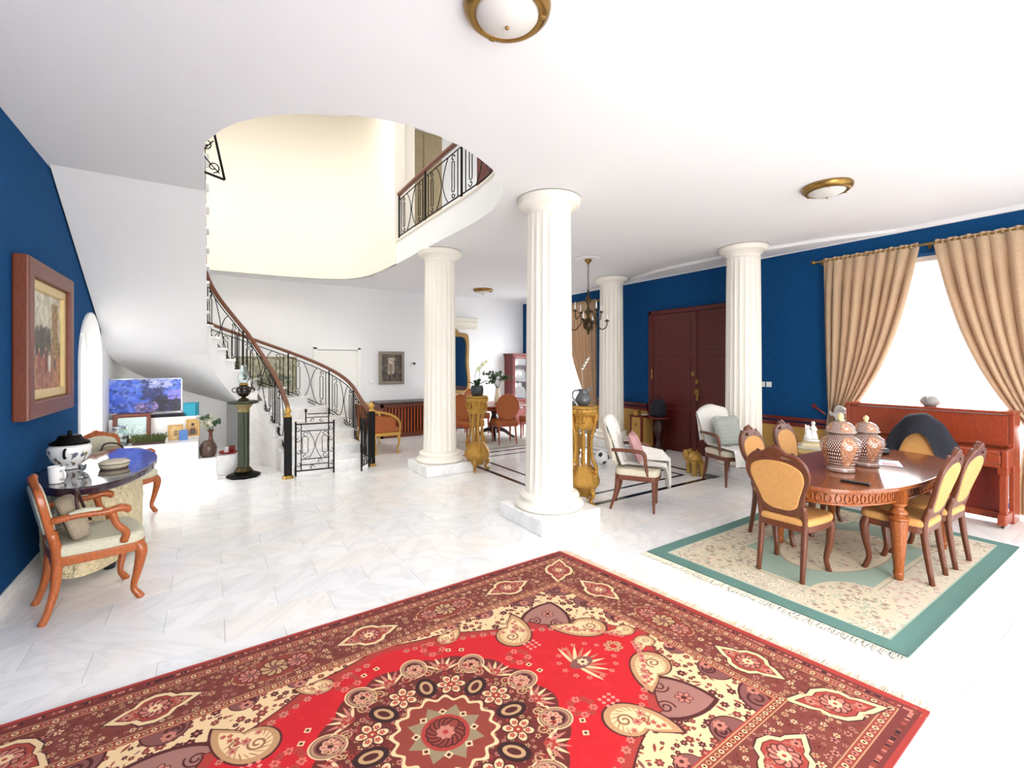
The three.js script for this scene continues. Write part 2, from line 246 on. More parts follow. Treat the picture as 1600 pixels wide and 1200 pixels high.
// windows: frames and panes
function frameWindow(n, plane, a, b, y0, y1, bars, label) {
  const g = structGroup('window_' + n), t = 0.06, mk = (a0, a1, c0, c1, d = 0.06) => { const s = rectHole(a0, c0, a1, c1); return plane.x !== undefined ? onX(ext(s, d), plane.x) : onV(ext(s, d), plane.v); };
  const fr = [mk(a, a + t, y0, y1), mk(b - t, b, y0, y1), mk(a, b, y0, y0 + t), mk(a, b, y1 - t, y1)];
  part(g, 'window_frame', fr, M.whitePlastic);
  for (let k = 1; k < bars; k++) { const m = a + (b - a) * k / bars; part(g, 'window_mullion', mk(m - t / 2, m + t / 2, y0 + t, y1 - t), M.whitePlastic); }
  for (let k = 0; k < bars; k++) { const p = a + (b - a) * k / bars + t / 2, q = a + (b - a) * (k + 1) / bars - t / 2; const s = rectHole(p, y0 + t, q, y1 - t); part(g, 'window_pane', plane.x !== undefined ? onX(ext(s, 0.006), plane.x + 0.03) : onV(ext(s, 0.006), plane.v - 0.03), M.glass); }
}
WIN.forEach(([a, b], i) => frameWindow(i + 1, { x: W.right + 0.19 }, a, b, 0.06, 2.92, i ? 2 : 1));
frameWindow(4, { v: W.front - 0.1 }, -0.4, 2.8, 0.06, 2.92, 3); frameWindow(5, { v: W.front - 0.1 }, 4.1, 6.3, 0.06, 2.92, 2);
frameWindow(6, { x: W.left - 0.2 }, 6.1, 9.1, 4.4, 6.0, 3); frameWindow(7, { x: 7.0 }, 4.9, 7.5, 4.1, 5.9, 2);
{ // arched glass door in the blue wall
  const g = structGroup('window_8'), o = new THREE.Shape(archHole(6.45, 7.6, 0.12, 2.17).getPoints(40)); o.holes.push(archHole(6.51, 7.54, 0.18, 2.11));
  part(g, 'window_frame', onX(ext(o, 0.06), W.left - 0.18), M.whitePlastic);
  const rv = new THREE.Shape(archHole(6.438, 7.612, 0.108, 2.182).getPoints(40)); rv.holes.push(archHole(6.458, 7.592, 0.128, 2.162)); part(g, 'arch_lining', onX(ext(rv, 0.27), W.left - 0.252), M.plaster);
  part(g, 'window_pane', onX(ext(new THREE.Shape(archHole(6.5, 7.55, 0.17, 2.12).getPoints(40)), 0.006), W.left - 0.15), M.glass);
}
// skirting of white marble along the left wall and dark wood rails on the blue right wall
struct('baseboard_left', [rbox(0.014, 0.09, 6.45 - W.front, 0.004, W.left + 0.007, 0.045, -(6.45 + W.front) / 2)], M.marble[0]);
struct('baseboard_back', [rbox(W.right - W.left, 0.09, 0.014, 0.004, 3, 0.045, -W.back + 0.007)], M.marble[0]);
{
  let k = 1; for (const [a, b] of [[2.78, 3.86], [6.0, 7.4]]) {
    struct('trim_' + k++, onX(ext(rectHole(a, 0.1, b, 0.7), 0.02), W.right - 0.02), M.ochre);
    struct('trim_' + k++, [rbox(0.06, 0.05, b - a, 0.008, W.right - 0.03, 0.79, -(a + b) / 2), rbox(0.035, 0.06, b - a, 0.006, W.right - 0.0175, 0.71, -(a + b) / 2)], M.mahogany);
    struct('trim_' + k++, rbox(0.03, 0.1, b - a, 0.006, W.right - 0.015, 0.05, -(a + b) / 2), M.mahogany);
  }
  // shallow plaster band with a wavy edge under the ceiling beside the blue wall
  const s = splineBand(); struct('trim_7', onY(ext(s, 0.05, 0.012), W.H - 0.05), M.ceiling);
  struct('trim_8', [rbox(0.05, 0.06, W.back - W.front, 0.01, W.right - 0.025, W.H - 0.03, -(W.back + W.front) / 2)], M.ceiling);
}
function splineBand() { const c = new THREE.CatmullRomCurve3([[7.1, 2.1], [6.9, 2.6], [6.72, 3.2], [6.6, 3.9], [6.6, 4.6], [6.62, 5.2], [6.72, 5.8], [6.9, 6.3], [7.1, 6.7]].map((p) => V3(p[0], p[1], 0))); return shapeOf([...c.getPoints(40).map((p) => [p.x, p.y]), [7.14, 6.7], [7.14, 2.1]]); }
// ---------- fluted columns ----------
{
  const N = 20, top = 3.1, bot = 0.3;
  const flute = grid(N * 8, 14, (u, w) => {
    const a = u * 2 * PI, k = Math.abs(Math.sin(u * N * PI)), r0 = 0.252 - 0.035 * w - 0.006 * Math.cos(w * PI), r = r0 - 0.016 * Math.pow(k, 0.55) * (w > 0.02 && w < 0.975 ? 1 : 0);
    return V3(Math.cos(a) * r, bot + (top - bot) * w, Math.sin(a) * r);
  });
  const col = (x, v, label) => {
    const o = thing('column', label, 'column', x, 0, v, 0, 'fluted white columns of the hall');
    return o;
  };
  const build = (o) => {
    part(o, 'plinth', [rbox(0.74, 0.15, 0.74, 0.012, 0, 0.075, 0)], M.marble[0]);
    part(o, 'base', lathe([[0.2, 0.15], [0.34, 0.15], [0.355, 0.175], [0.34, 0.205], [0.305, 0.215], [0.29, 0.235], [0.295, 0.25], [0.31, 0.262], [0.3, 0.285], [0.262, 0.295], [0.252, 0.305], [0.1, 0.305]], 48), M.column);
    part(o, 'shaft', flute, M.column);
    part(o, 'capital', lathe([[0.1, 3.09], [0.214, 3.09], [0.216, 3.1], [0.226, 3.105], [0.226, 3.12], [0.214, 3.125], [0.22, 3.15], [0.255, 3.185], [0.3, 3.2], [0.318, 3.215], [0.318, 3.25], [0.33, 3.255], [0.33, 3.28], [0.1, 3.28]], 48), M.column);
  };
  const a = col(2.91, 3.72, 'large fluted white column nearest the red rug'); build(a);
  copyOf(a, 'fluted white column beside the stair foot and gold bench', 2.88, 0, 6.34, 0);
  copyOf(a, 'fluted white column right of the dark red double door', 6.44, 0, 3.68, 0);
  copyOf(a, 'fluted white column between the chandelier curtain and the dark red door', 6.6, 0, 6.45, 0);
}
// ---------- curved marble staircase ----------
const ST = { cx: 0.48, cv: 8.0, ri: 0.42, ro: 1.6, n: 22, rise: 3.68 / 22 };
function stairH(t) { return (t + 1) * ST.rise; }
function stairXV(t, w) {   // t in steps, w from 0 (inner edge) to 1 (outer edge) -> [x, v]
  const ri = ST.ri + 0.105 * Math.max(0, Math.min(1, (t - 9) / 4)), r = ri + (ST.ro - ri) * w;
  if (t < 7.5) { const o = t < 2 ? [ST.cx + ST.ro, 7.1 + t * 0.45] : [ST.cx + ST.ro * Math.cos((t - 2) / 11 * PI), ST.cv + ST.ro * Math.sin((t - 2) / 11 * PI)], f = t / 7.5 * PI / 2, i = [ST.cx + ST.ri * Math.cos(f), 7.1 + 1.32 * Math.sin(f)]; return [i[0] + (o[0] - i[0]) * w, i[1] + (o[1] - i[1]) * w]; }
  if (t < 2) return [ST.cx + r, 7.1 + t * 0.45];
  if (t < 13) { const a = (t - 2) / 11 * PI; return [ST.cx + r * Math.cos(a), ST.cv + r * Math.sin(a)]; }
  return [ST.cx - r, ST.cv - (t - 13) * 0.2844];
}
const softOff = () => 0.6;
let stairs;
{
  const s = stairs = thing('staircase', 'curved white marble staircase winding up under the ceiling opening', 'staircase');
  const T0 = 8.0;
  for (let i = 0; i < ST.n; i++) {
    const y = (i + 1) * ST.rise, seg = i < 2 || i >= 13 ? 1 : 5, inn = [], out = [];
    const t0 = i - 0.08, t1 = i + 1;
    for (let k = 0; k <= seg; k++) { const t = t0 + (t1 - t0) * k / seg; const a = stairXV(Math.max(0, t) + (t < 0 ? t : 0), -0.03), b = stairXV(Math.max(0, t), i > 8 ? 1.0 : i < 2 ? 0.95 : 1.02); if (t < 0) { a[1] = b[1] = 7.1 + t * 0.45; } inn.push(a); out.push(b); }
    part(s, 'tread', onY(ext(shapeOf([...inn, ...out.reverse()]), 0.035, 0.004), y - 0.035), M.marble[i % 4]);
    const q0 = stairXV(i, 0), q1 = stairXV(i, i < 2 ? 0.95 : 1), dx = q1[0] - q0[0], dv = q1[1] - q0[1], L = Math.hypot(dx, dv);
    part(s, 'riser', box(L, ST.rise - 0.035, 0.02, (q0[0] + q1[0]) / 2, y - 0.035 - (ST.rise - 0.035) / 2, -(q0[1] + q1[1]) / 2, 0, Math.atan2(dv, dx), 0), M.marble[(i + 1) % 4]);
  }
  // closed foot of the stair: marble-clad sides that step up with the treads
  const side = (w) => { const pos = [], idx = []; let n = 0; for (let i = 0; i < 10; i++) for (let k = 0; k < 4; k++) { const ta = i + k / 4, tb = i + (k + 1) / 4; if (ta >= T0) break; const a = stairXV(ta, w), b = stairXV(tb, w), y = (i + 1) * ST.rise - 0.035; pos.push(a[0], 0, -a[1], b[0], 0, -b[1], b[0], y, -b[1], a[0], y, -a[1]); idx.push(n, n + 1, n + 2, n, n + 2, n + 3); n += 4; } const g = new THREE.BufferGeometry(); g.setAttribute('position', new THREE.Float32BufferAttribute(pos, 3)); g.setIndex(idx); g.computeVertexNormals(); return g; };
  part(s, 'side_cladding', [side(0)], M.marble[3]); part(s, 'side_cladding', [side(1)], M.marble[3]);
  const e0 = stairXV(T0, 0), e1 = stairXV(T0, 1), eL = Math.hypot(e1[0] - e0[0], e1[1] - e0[1]), eh = stairH(T0) - softOff(T0) + 0.02;
  part(s, 'end_wall', box(eL, eh, 0.04, (e0[0] + e1[0]) / 2, eh / 2, -(e0[1] + e1[1]) / 2, 0, Math.atan2(e1[1] - e0[1], e1[0] - e0[0]), 0), M.plaster);
  // plaster soffit and the stepped edges between soffit and treads
  const t1 = 22.0;
  part(s, 'soffit', grid(110, 12, (u, w) => { const t = T0 + (t1 + 0.3 - T0) * u, p = stairXV(t, t > 12.2 ? w * 1.016 : w); return PV(p[0], stairH(t) - softOff(t), p[1]); }), M.plaster);
  const edge = (w) => grid(272, 1, (u, k) => { const t = T0 + (t1 - 0.002 - T0) * u, p = stairXV(t, w), i = Math.floor(t), y = (i + 1) * ST.rise - 0.036; return PV(p[0], k ? y : stairH(t) - softOff(t), p[1]); });
  part(s, 'edge_face', edge(0), M.plaster); part(s, 'edge_face', edge(1), M.plaster);
}
// ---------- wrought-iron railings ----------
const polyLen = (pts) => { const d = [0]; for (let i = 1; i < pts.length; i++) d.push(d[i - 1] + pts[i].distanceTo(pts[i - 1])); return d; };
function railMap(pts) {   // pts: foot line (Vector3) -> (s in metres, h above it) to a point
  const d = polyLen(pts), L = d[d.length - 1];
  const at = (s, h) => { s = Math.max(0, Math.min(L, s)); let i = 1; while (i < d.length - 1 && d[i] < s) i++; const w = (s - d[i - 1]) / (d[i] - d[i - 1]); const p = pts[i - 1].clone().lerp(pts[i], w); p.y += h; return p; };
  return { at, L };
}
function curl(cx, cy, r, a0, turns, n = 12) { const o = []; for (let i = 0; i <= n; i++) { const u = i / n, a = a0 + turns * 2 * PI * u, q = r * (1 - 0.75 * u); o.push([cx + q * Math.cos(a), cy + q * Math.sin(a)]); } return o; }
// one panel of scrollwork between posts, drawn in (s, h)
function ironPanel(o, map, s0, s1, h0, h1, r = 0.007, detail = 1) {
  const tb = (pts, rr_ = r, seg = 20) => part(o, 'scroll', tube(pts.map(([s, h]) => map.at(s, h)), rr_, seg, 5), M.iron);
  const bar = (s) => part(o, 'baluster', tube([map.at(s, h0), map.at(s, h1)], r * 1.1, 1, 5), M.iron);
  const L = s1 - s0, H = h1 - h0, n = Math.max(1, Math.round(L / 0.8)), w = L / n;
  for (let k = 0; k < n; k++) {
    const a = s0 + k * w;
    for (const [c, dir] of [[0.2, 1], [0.8, -1]]) {   // long slot with a curl at each end
      const m = a + c * w, q = 0.035;
      tb([[m - q, h0 + H * 0.2], [m - q, h0 + H * 0.5], [m - q, h0 + H * 0.8], [m, h0 + H * 0.83], [m + q, h0 + H * 0.8], [m + q, h0 + H * 0.5], [m + q, h0 + H * 0.2], [m, h0 + H * 0.17], [m - q, h0 + H * 0.2]], r, 26);
      if (detail) { tb(curl(m, h0 + H * 0.9, 0.05, dir > 0 ? PI : 0, 0.9 * -dir), r, 14); tb(curl(m, h0 + H * 0.1, 0.05, dir > 0 ? PI : 0, 0.9 * dir), r, 14); }
    }
    tb([[a + 0.33 * w, h0], [a + 0.42 * w, h0 + H * 0.2], [a + 0.485 * w, h0 + H * 0.5], [a + 0.42 * w, h0 + H * 0.8], [a + 0.33 * w, h1]]);
    tb([[a + 0.67 * w, h0], [a + 0.58 * w, h0 + H * 0.2], [a + 0.515 * w, h0 + H * 0.5], [a + 0.58 * w, h0 + H * 0.8], [a + 0.67 * w, h1]]);
    if (k) bar(a);
    bar(a + 0.08 * w); bar(a + 0.92 * w);
  }
}
function handrail(o, pts, w = 0.06, h = 0.05) { const up = pts.map((p) => p.clone()); part(o, 'handrail', limb(up, up.map(() => [w / 2, h / 2]), up.length * 3, 12, 3), M.railWood); }
const stairLine = (w, t0, t1, n, off = 0) => { const o = []; for (let i = 0; i <= n; i++) { const t = t0 + (t1 - t0) * i / n, p = stairXV(t, w); o.push(PV(p[0], stairH(t) + off, p[1])); } return o; };
function stairRail(label, w, t0, t1, x0, v0) {
  const o = new THREE.Group(); o.name = 'railing'; o.userData.label = label; stairs.add(o);
  const foot = [PV(x0, 0.06, v0), ...stairLine(w, t0, t1, Math.round((t1 - t0) * 3), -0.12)], map = railMap(foot), RH = 0.8;
  handrail(o, foot.filter((p, i) => i % 2 === 0 || i === foot.length - 1).map((p) => p.clone().add(V3(0, RH, 0))));
  const line = (h, r) => tube(foot.map((p) => p.clone().add(V3(0, h, 0))), r, foot.length * 2, 5);
  part(o, 'bottom_rail', line(0.06, 0.009), M.iron); part(o, 'bottom_rail', line(0.015, 0.009), M.iron); part(o, 'top_rail', line(RH - 0.09, 0.008), M.iron);
  const n = Math.max(1, Math.round(map.L / 0.95));
  for (let k = 0; k < n; k++) {
    const a = map.L * k / n, b = map.L * (k + 1) / n;
    if (k) part(o, 'post', tube([map.at(a, -0.2), map.at(a, RH - 0.02)], 0.013, 1, 6), M.iron);
    ironPanel(o, map, a + 0.02, b - 0.02, 0.06, RH - 0.09, 0.0065);
  }
  return o;
}
stairRail('black wrought-iron inner stair railing with wooden handrail climbing steeply from the left newel', 0.03, 0.5, 22, 0.91, 7.12);
stairRail('black wrought-iron outer stair railing with long sweeping wooden handrail behind the gate', 0.965, 0.5, 13.5, 2.06, 7.18);
function newel(label, x, v) {
  const o = new THREE.Group(); o.name = 'newel_post'; o.position.set(x, 0, -v); o.userData.label = label; stairs.add(o);
  part(o, 'foot', lathe([[0.001, 0], [0.075, 0], [0.078, 0.012], [0.06, 0.028], [0.062, 0.04], [0.001, 0.04]], 20), M.goldPlain);
  part(o, 'shaft', rbox(0.095, 0.81, 0.095, 0.012, 0, 0.445, 0), M.blackGloss);
  part(o, 'finial', lathe([[0.001, 0.85], [0.05, 0.85], [0.052, 0.87], [0.03, 0.885], [0.026, 0.9], [0.045, 0.92], [0.048, 0.94], [0.035, 0.965], [0.012, 0.978], [0.018, 0.99], [0.012, 1.005], [0.001, 1.01]], 20), M.goldPlain);
}
newel('black newel post with brass foot and finial left of the stair gate', 0.9, 7.05);
newel('black newel post with brass foot and finial beside the gold bench', 2.1, 7.18);
{ // child gate hinged open at the stair foot
  const mk = (label, x0, v0, x1, v1, big) => {
    const o = thing('stair_gate', label, 'gate'), foot = [PV(x0, 0.06, v0), PV(x1, 0.06, v1)], map = railMap(foot), L = map.L, H = big ? 0.7 : 0.72;
    const ln = (a, b, r = 0.007, nm = 'bar') => part(o, nm, tube([map.at(a[0], a[1]), map.at(b[0], b[1])], r, 1, 6), M.iron);
    ln([0, -0.05], [0, H + 0.02], 0.013, 'stile'); ln([L, -0.05], [L, H + 0.02], 0.013, 'stile');
    ln([0, H - 0.02], [L, H - 0.02], 0.01, 'rail'); ln([0, 0.02], [L, 0.02], 0.01, 'rail');
    if (!big) { ironPanel(o, map, 0.02, L - 0.02, 0.02, H - 0.02, 0.006); return; }
    const a = 0.14 * L, b = 0.86 * L;
    ln([a, 0.02], [a, H - 0.02]); ln([b, 0.02], [b, H + 0.14], 0.009); for (const h of [0.1, 0.18, 0.58]) ln([a, h], [b, h]);
    const tb = (pts, r = 0.005) => part(o, 'scroll', tube(pts.map(([s, h]) => map.at(s, h)), r, 22, 5), M.iron);
    const m = L / 2;
    tb([[m - 0.08, 0.19], [m - 0.03, 0.28], [m - 0.006, 0.38], [m - 0.03, 0.48], [m - 0.08, 0.57]]); tb([[m + 0.08, 0.19], [m + 0.03, 0.28], [m + 0.006, 0.38], [m + 0.03, 0.48], [m + 0.08, 0.57]]);
    for (const s of [-1, 1]) { const c = m + s * 0.13, q = 0.035; tb([[c - q, 0.27], [c - q, 0.38], [c - q, 0.49], [c + q, 0.49], [c + q, 0.38], [c + q, 0.27], [c - q, 0.27]]); tb(curl(c, 0.53, 0.04, 0, 0.9)); tb(curl(c, 0.23, 0.04, 0, -0.9)); }
    for (const c of [0.07 * L, 0.93 * L]) for (const h of [0.1, 0.28, 0.45, 0.6]) tb(curl(c, h, 0.034, PI / 2, h > 0.3 ? 0.9 : -0.9));
    tb(curl(m - 0.04, 0.06, 0.035, 0, 0.8)); tb(curl(m + 0.06, 0.14, 0.035, 0, 0.8));
    // small crest with a latch above
    ln([0.26 * L, H], [0.26 * L, H + 0.17], 0.009); ln([0.3 * L, H + 0.12], [0.82 * L, H + 0.12]); ln([0.26 * L, H + 0.07], [b, H + 0.07], 0.006);
    tb(curl(0.42 * L, H + 0.03, 0.03, 0, 0.9)); tb(curl(0.66 * L, H + 0.03, 0.03, 0, -0.9));
    part(o, 'latch', rbox(0.03, 0.05, 0.03, 0.006, ...map.at(0.26 * L, H + 0.17).toArray()), M.iron);
  };
  mk('black scrolled iron stair gate panel facing the room', 1.0, 7.05, 1.5, 7.0, true);
  mk('narrow black iron gate leaf folded beside the right newel post', 2.04, 7.1, 1.86, 6.86, false);
}
{ // balustrade of the gallery above
  const o = thing('gallery_railing', 'black iron gallery balustrade with wooden handrail on the upper floor', 'railing');
  const idx = VOID.slice(9, 25).reverse().map(([x, v]) => PV(x + (v > 4.2 ? 0.04 : 0.02), W.H2, v + (v < 3.5 ? -0.05 : 0))), map = railMap(idx), RH = 0.78;
  handrail(o, idx.map((p, i) => p.clone().add(V3(0, RH + (i > 0 ? 0.0 : 0.0), 0))), 0.07, 0.055);
  for (const [h, r] of [[0.07, 0.01], [RH - 0.1, 0.008]]) part(o, h < 0.2 ? 'bottom_rail' : 'top_rail', tube(idx.map((p) => p.clone().add(V3(0, h, 0))), r, 60, 5), M.iron);
  const n = Math.round(map.L / 1.05);
  for (let k = 0; k <= n; k++) { const a = map.L * k / n; part(o, 'post', tube([map.at(a, 0), map.at(a, RH)], 0.016, 1, 6), M.iron); if (k < n) ironPanel(o, map, a + 0.02, map.L * (k + 1) / n - 0.02, 0.07, RH - 0.1, 0.007); }
  // the ledge under it
  struct('trim_10', tube(VOID.slice(14, 25).map(([x, v]) => PV(x, W.H2 - 0.02, v)), 0.022, 60, 8), M.cream);
  // end panel of the landing rail, left of the opening
  const e = thing('landing_railing', 'small triangular piece of black scrolled iron railing at the left of the ceiling opening', 'railing');
  const q = (x, y) => V3(x, y, -5.2 );
  part(e, 'frame', tube([q(0.035, 3.76), q(0.112, 3.37)], 0.012, 1, 6), M.iron); part(e, 'frame', tube([q(0.112, 3.37), q(-0.22, 3.45)], 0.012, 1, 6), M.iron); part(e, 'frame', tube([q(0.035, 3.76), q(-0.1, 4.4)], 0.012, 1, 6), M.iron);
  part(e, 'scroll', tube(curl(0.02, 3.47, 0.055, -PI / 2, 1.2).map(([x, y]) => q(x, y)), 0.006, 20, 5), M.iron);
  part(e, 'scroll', tube(curl(-0.04, 3.68, 0.05, -PI / 2, 1.2).map(([x, y]) => q(x, y)), 0.006, 20, 5), M.iron);
  part(e, 'scroll', tube([q(0.07, 3.42), q(-0.02, 3.52), q(-0.06, 3.6), q(0.02, 3.72)], 0.006, 16, 5), M.iron);
}
{ // what shows of the upper floor through the opening
  const d = structGroup('door_2');
  part(d, 'door_leaf', [rbox(0.05, 1.95, 0.9, 0.008, 6.86, W.H2 + 0.98, -3.9)], M.doorWood); part(d, 'door_frame', [rbox(0.07, 2.05, 0.08, 0.01, 6.86, W.H2 + 1.02, -3.4), rbox(0.07, 2.05, 0.08, 0.01, 6.86, W.H2 + 1.02, -4.4)], M.mahogany);
  const pil = structGroup('trim_9'); part(pil, 'pilaster', [rbox(0.3, W.H3 - W.H2, 0.3, 0.02, 2.82, (W.H3 + W.H2) / 2, -7.72)], M.cream);
  const w = thing('wardrobe', 'beige panelled wardrobe on the upper floor behind the balustrade', 'wardrobe', 3.42, W.H2, 8.55, 0);
  part(w, 'body', rbox(0.8, 2.4, 0.5, 0.01, 0, 1.2, 0), mat(0xb3a584, 0.6, { map: woodMap }));
  for (const s of [-1, 1]) part(w, 'door', rbox(0.38, 2.3, 0.02, 0.006, s * 0.2, 1.2, 0.255), mat(0xb8aa8a, 0.6, { map: woodMap }));
  const ch = thing('cabinet', 'dark red wooden cabinet standing behind the gallery balustrade', 'cabinet', 3.75, W.H2, 5.95, -PI / 2);
  part(ch, 'body', rbox(0.9, 1.9, 0.4, 0.01, 0, 0.95, 0), M.doorWood); for (const s of [-1, 1]) part(ch, 'door', rbox(0.42, 1.75, 0.02, 0.006, s * 0.22, 0.95, 0.205), M.doorWood);
}
// ---------- rugs ----------
function canvas(w, h, draw) { const c = document.createElement('canvas'); c.width = w; c.height = h; const x = c.getContext('2d'); draw(x, w, h); const t = new THREE.CanvasTexture(c); t.colorSpace = THREE.SRGBColorSpace; t.wrapS = t.wrapT = THREE.RepeatWrapping; t.anisotropy = 8; return t; }
function flower(c, x, y, r, n, petal, heart, line) {
  for (let i = 0; i < n; i++) { const a = i / n * 2 * PI + x * 3; c.fillStyle = petal; c.beginPath(); c.ellipse(x + Math.cos(a) * r * 0.58, y + Math.sin(a) * r * 0.58, r * 0.42, r * 0.3, a, 0, 2 * PI); c.fill(); if (line) { c.strokeStyle = line; c.lineWidth = r * 0.09; c.stroke(); } }
  c.fillStyle = heart; c.beginPath(); c.arc(x, y, r * 0.3, 0, 2 * PI); c.fill();
}
function leafy(c, x, y, a, l, w, fill) { c.fillStyle = fill; c.beginPath(); const dx = Math.cos(a), dy = Math.sin(a); c.moveTo(x, y); c.quadraticCurveTo(x + dx * l * 0.5 - dy * w, y + dy * l * 0.5 + dx * w, x + dx * l, y + dy * l); c.quadraticCurveTo(x + dx * l * 0.5 + dy * w, y + dy * l * 0.5 - dx * w, x, y); c.fill(); }
function spiral(c, x, y, r, a0, turns, col, lw) { c.strokeStyle = col; c.lineWidth = lw; c.beginPath(); for (let i = 0; i <= 40; i++) { const u = i / 40, a = a0 + turns * 2 * PI * u, q = r * (1 - 0.82 * u); c[i ? 'lineTo' : 'moveTo'](x + q * Math.cos(a), y + q * Math.sin(a)); } c.stroke(); }
function paisley(c, x, y, r, a, out, inn, line, dir = 1) {
  c.save(); c.translate(x, y); c.rotate(a); c.scale(1, dir);
  const body = (k) => { c.beginPath(); c.moveTo(-r * 1.5 * k, -r * 0.1); c.bezierCurveTo(-r * 0.9 * k, -r * 0.9 * k, r * 0.9 * k, -r * 1.1 * k, r * k, 0); c.bezierCurveTo(r * 0.95 * k, r * 0.95 * k, -r * 0.35 * k, r * 0.95 * k, -r * 0.45 * k, r * 0.2 * k); c.bezierCurveTo(-r * 0.7 * k, r * 0.25 * k, -r * k, r * 0.1 * k, -r * 1.5 * k, -r * 0.1); c.closePath(); };
  body(1.08); c.fillStyle = line; c.fill(); body(1); c.fillStyle = out; c.fill(); body(0.78); c.fillStyle = inn; c.fill();
  for (let i = 0; i < 15; i++) { const t = -2.6 + i * 0.33; leafy(c, r * 0.05 + Math.cos(t) * r * 0.76, Math.sin(t) * r * 0.72, t + PI + 0.5, r * 0.42, r * 0.05, i % 2 ? '#a5764e' : out); }
  spiral(c, r * 0.3, r * 0.1, r * 0.3, PI, 1.5, '#8a5a3e', r * 0.07); spiral(c, -r * 0.28, -r * 0.22, r * 0.2, 0, -1.4, '#8a5a3e', r * 0.05); for (let i = 0; i < 5; i++) flower(c, r * (-0.9 + i * 0.16), -r * 0.18 + (i % 2) * r * 0.12, r * 0.09, 5, RC.brick, RC.pink); c.restore();
}
const RC = { maroon: '#4b1714', rust: '#87362a', brick: '#a2332b', cream: '#e0bf92', beige: '#b89067', pink: '#bb7464', red: '#bf101b', dark: '#301010', mauve: '#7d4a45' };
const HX = 1.72, HY = 1.155;
const redRugMap = canvas(2048, 1375, (c, w, h) => {
  seed = 11; const k = w / (2 * HX); c.translate(w / 2, h / 2); c.scale(k, k);
  const rect = (a, b, col) => { c.fillStyle = col; c.fillRect(-a, -b, 2 * a, 2 * b); };
  rect(HX, HY, RC.brick); rect(HX - 0.035, HY - 0.02, '#6e2a25');
  for (let i = 0; i < 900; i++) { const t = rr(-HX, HX), s = rnd() < 0.5 ? 1 : -1; c.fillStyle = [RC.rust, RC.pink, RC.dark][i % 3]; c.fillRect(t, s * (HY - 0.045) - 0.008, 0.012, 0.016); c.fillRect(s * (HX - 0.06) - 0.008, t * 0.67, 0.016, 0.012); }
  const guard = (d, col, n) => { rect(HX - d, HY - d, col); };
  guard(0.085, RC.beige); guard(0.09, RC.rust);
  const beads = (d, r, a, b) => { const P = [[-HX + d, -HY + d, HX - d, -HY + d], [-HX + d, HY - d, HX - d, HY - d], [-HX + d, -HY + d, -HX + d, HY - d], [HX - d, -HY + d, HX - d, HY - d]]; for (const [x0, y0, x1, y1] of P) { const L = Math.hypot(x1 - x0, y1 - y0), n = Math.floor(L / (r * 2.6)); for (let i = 0; i <= n; i++) { const x = x0 + (x1 - x0) * i / n, y = y0 + (y1 - y0) * i / n; c.fillStyle = i % 2 ? a : b; c.beginPath(); c.arc(x, y, r, 0, 2 * PI); c.fill(); c.fillStyle = RC.maroon; c.beginPath(); c.arc(x, y, r * 0.45, 0, 2 * PI); c.fill(); } } };
  beads(0.108, 0.012, RC.cream, RC.pink);
  guard(0.127, RC.beige); guard(0.132, '#753329');
  const bi = 0.132, bo = 0.40, bm = (bi + bo) / 2;    // main border band
  const spots = [];
  const scatter = (n, test, sz, fn) => { for (let i = 0; i < n; i++) { const x = rr(-HX, HX), y = rr(-HY, HY), s = rr(...sz); if (!test(x, y, s)) continue; if (spots.some((p) => Math.hypot(p[0] - x, p[1] - y) < (p[2] + s) * 0.9)) continue; spots.push([x, y, s]); fn(x, y, s, i); } };
  const inBand = (x, y, s) => { const d = Math.min(HX - Math.abs(x), HY - Math.abs(y)); return d > bi + s && d < bo - s; };
  // cartouches along the band: pointed cream lozenges between round rosettes
  const cart = (x, y, a, big) => {
    c.save(); c.translate(x, y); c.rotate(a); const L = big ? 0.2 : 0.17, B = 0.1;
    const pth = (q) => { c.beginPath(); c.moveTo(-L * q, 0); for (const [px, py] of [[-0.6, -0.45], [-0.45, -0.5], [-0.3, -0.85], [0, -1], [0.3, -0.85], [0.45, -0.5], [0.6, -0.45], [1, 0], [0.6, 0.45], [0.45, 0.5], [0.3, 0.85], [0, 1], [-0.3, 0.85], [-0.45, 0.5], [-0.6, 0.45]]) c.lineTo(px * L * q, py * B * q); c.closePath(); };
    pth(1.12); c.fillStyle = RC.dark; c.fill(); pth(1.06); c.fillStyle = RC.cream; c.fill(); pth(0.84); c.fillStyle = RC.maroon; c.fill(); pth(0.8); c.fillStyle = '#9c3a30'; c.fill(); for (let q = 0; q < 40; q++) { const ux = rr(-0.6, 0.6), uy = rr(-0.6, 0.6) * (1 - Math.abs(ux)); flower(c, ux * L, uy * B, 0.008, 5, [RC.pink, RC.beige][q % 2], RC.maroon); } flower(c, 0, 0, 0.06, 10, RC.pink, RC.maroon, RC.maroon); flower(c, 0, 0, 0.028, 8, RC.cream, RC.brick); for (const s of [-1, 1]) flower(c, s * 0.1, 0, 0.022, 6, RC.pink, RC.maroon); c.restore(); spots.push([x, y, 0.11], [x + Math.cos(a) * 0.12, y + Math.sin(a) * 0.12, 0.05], [x - Math.cos(a) * 0.12, y - Math.sin(a) * 0.12, 0.05]);
  };
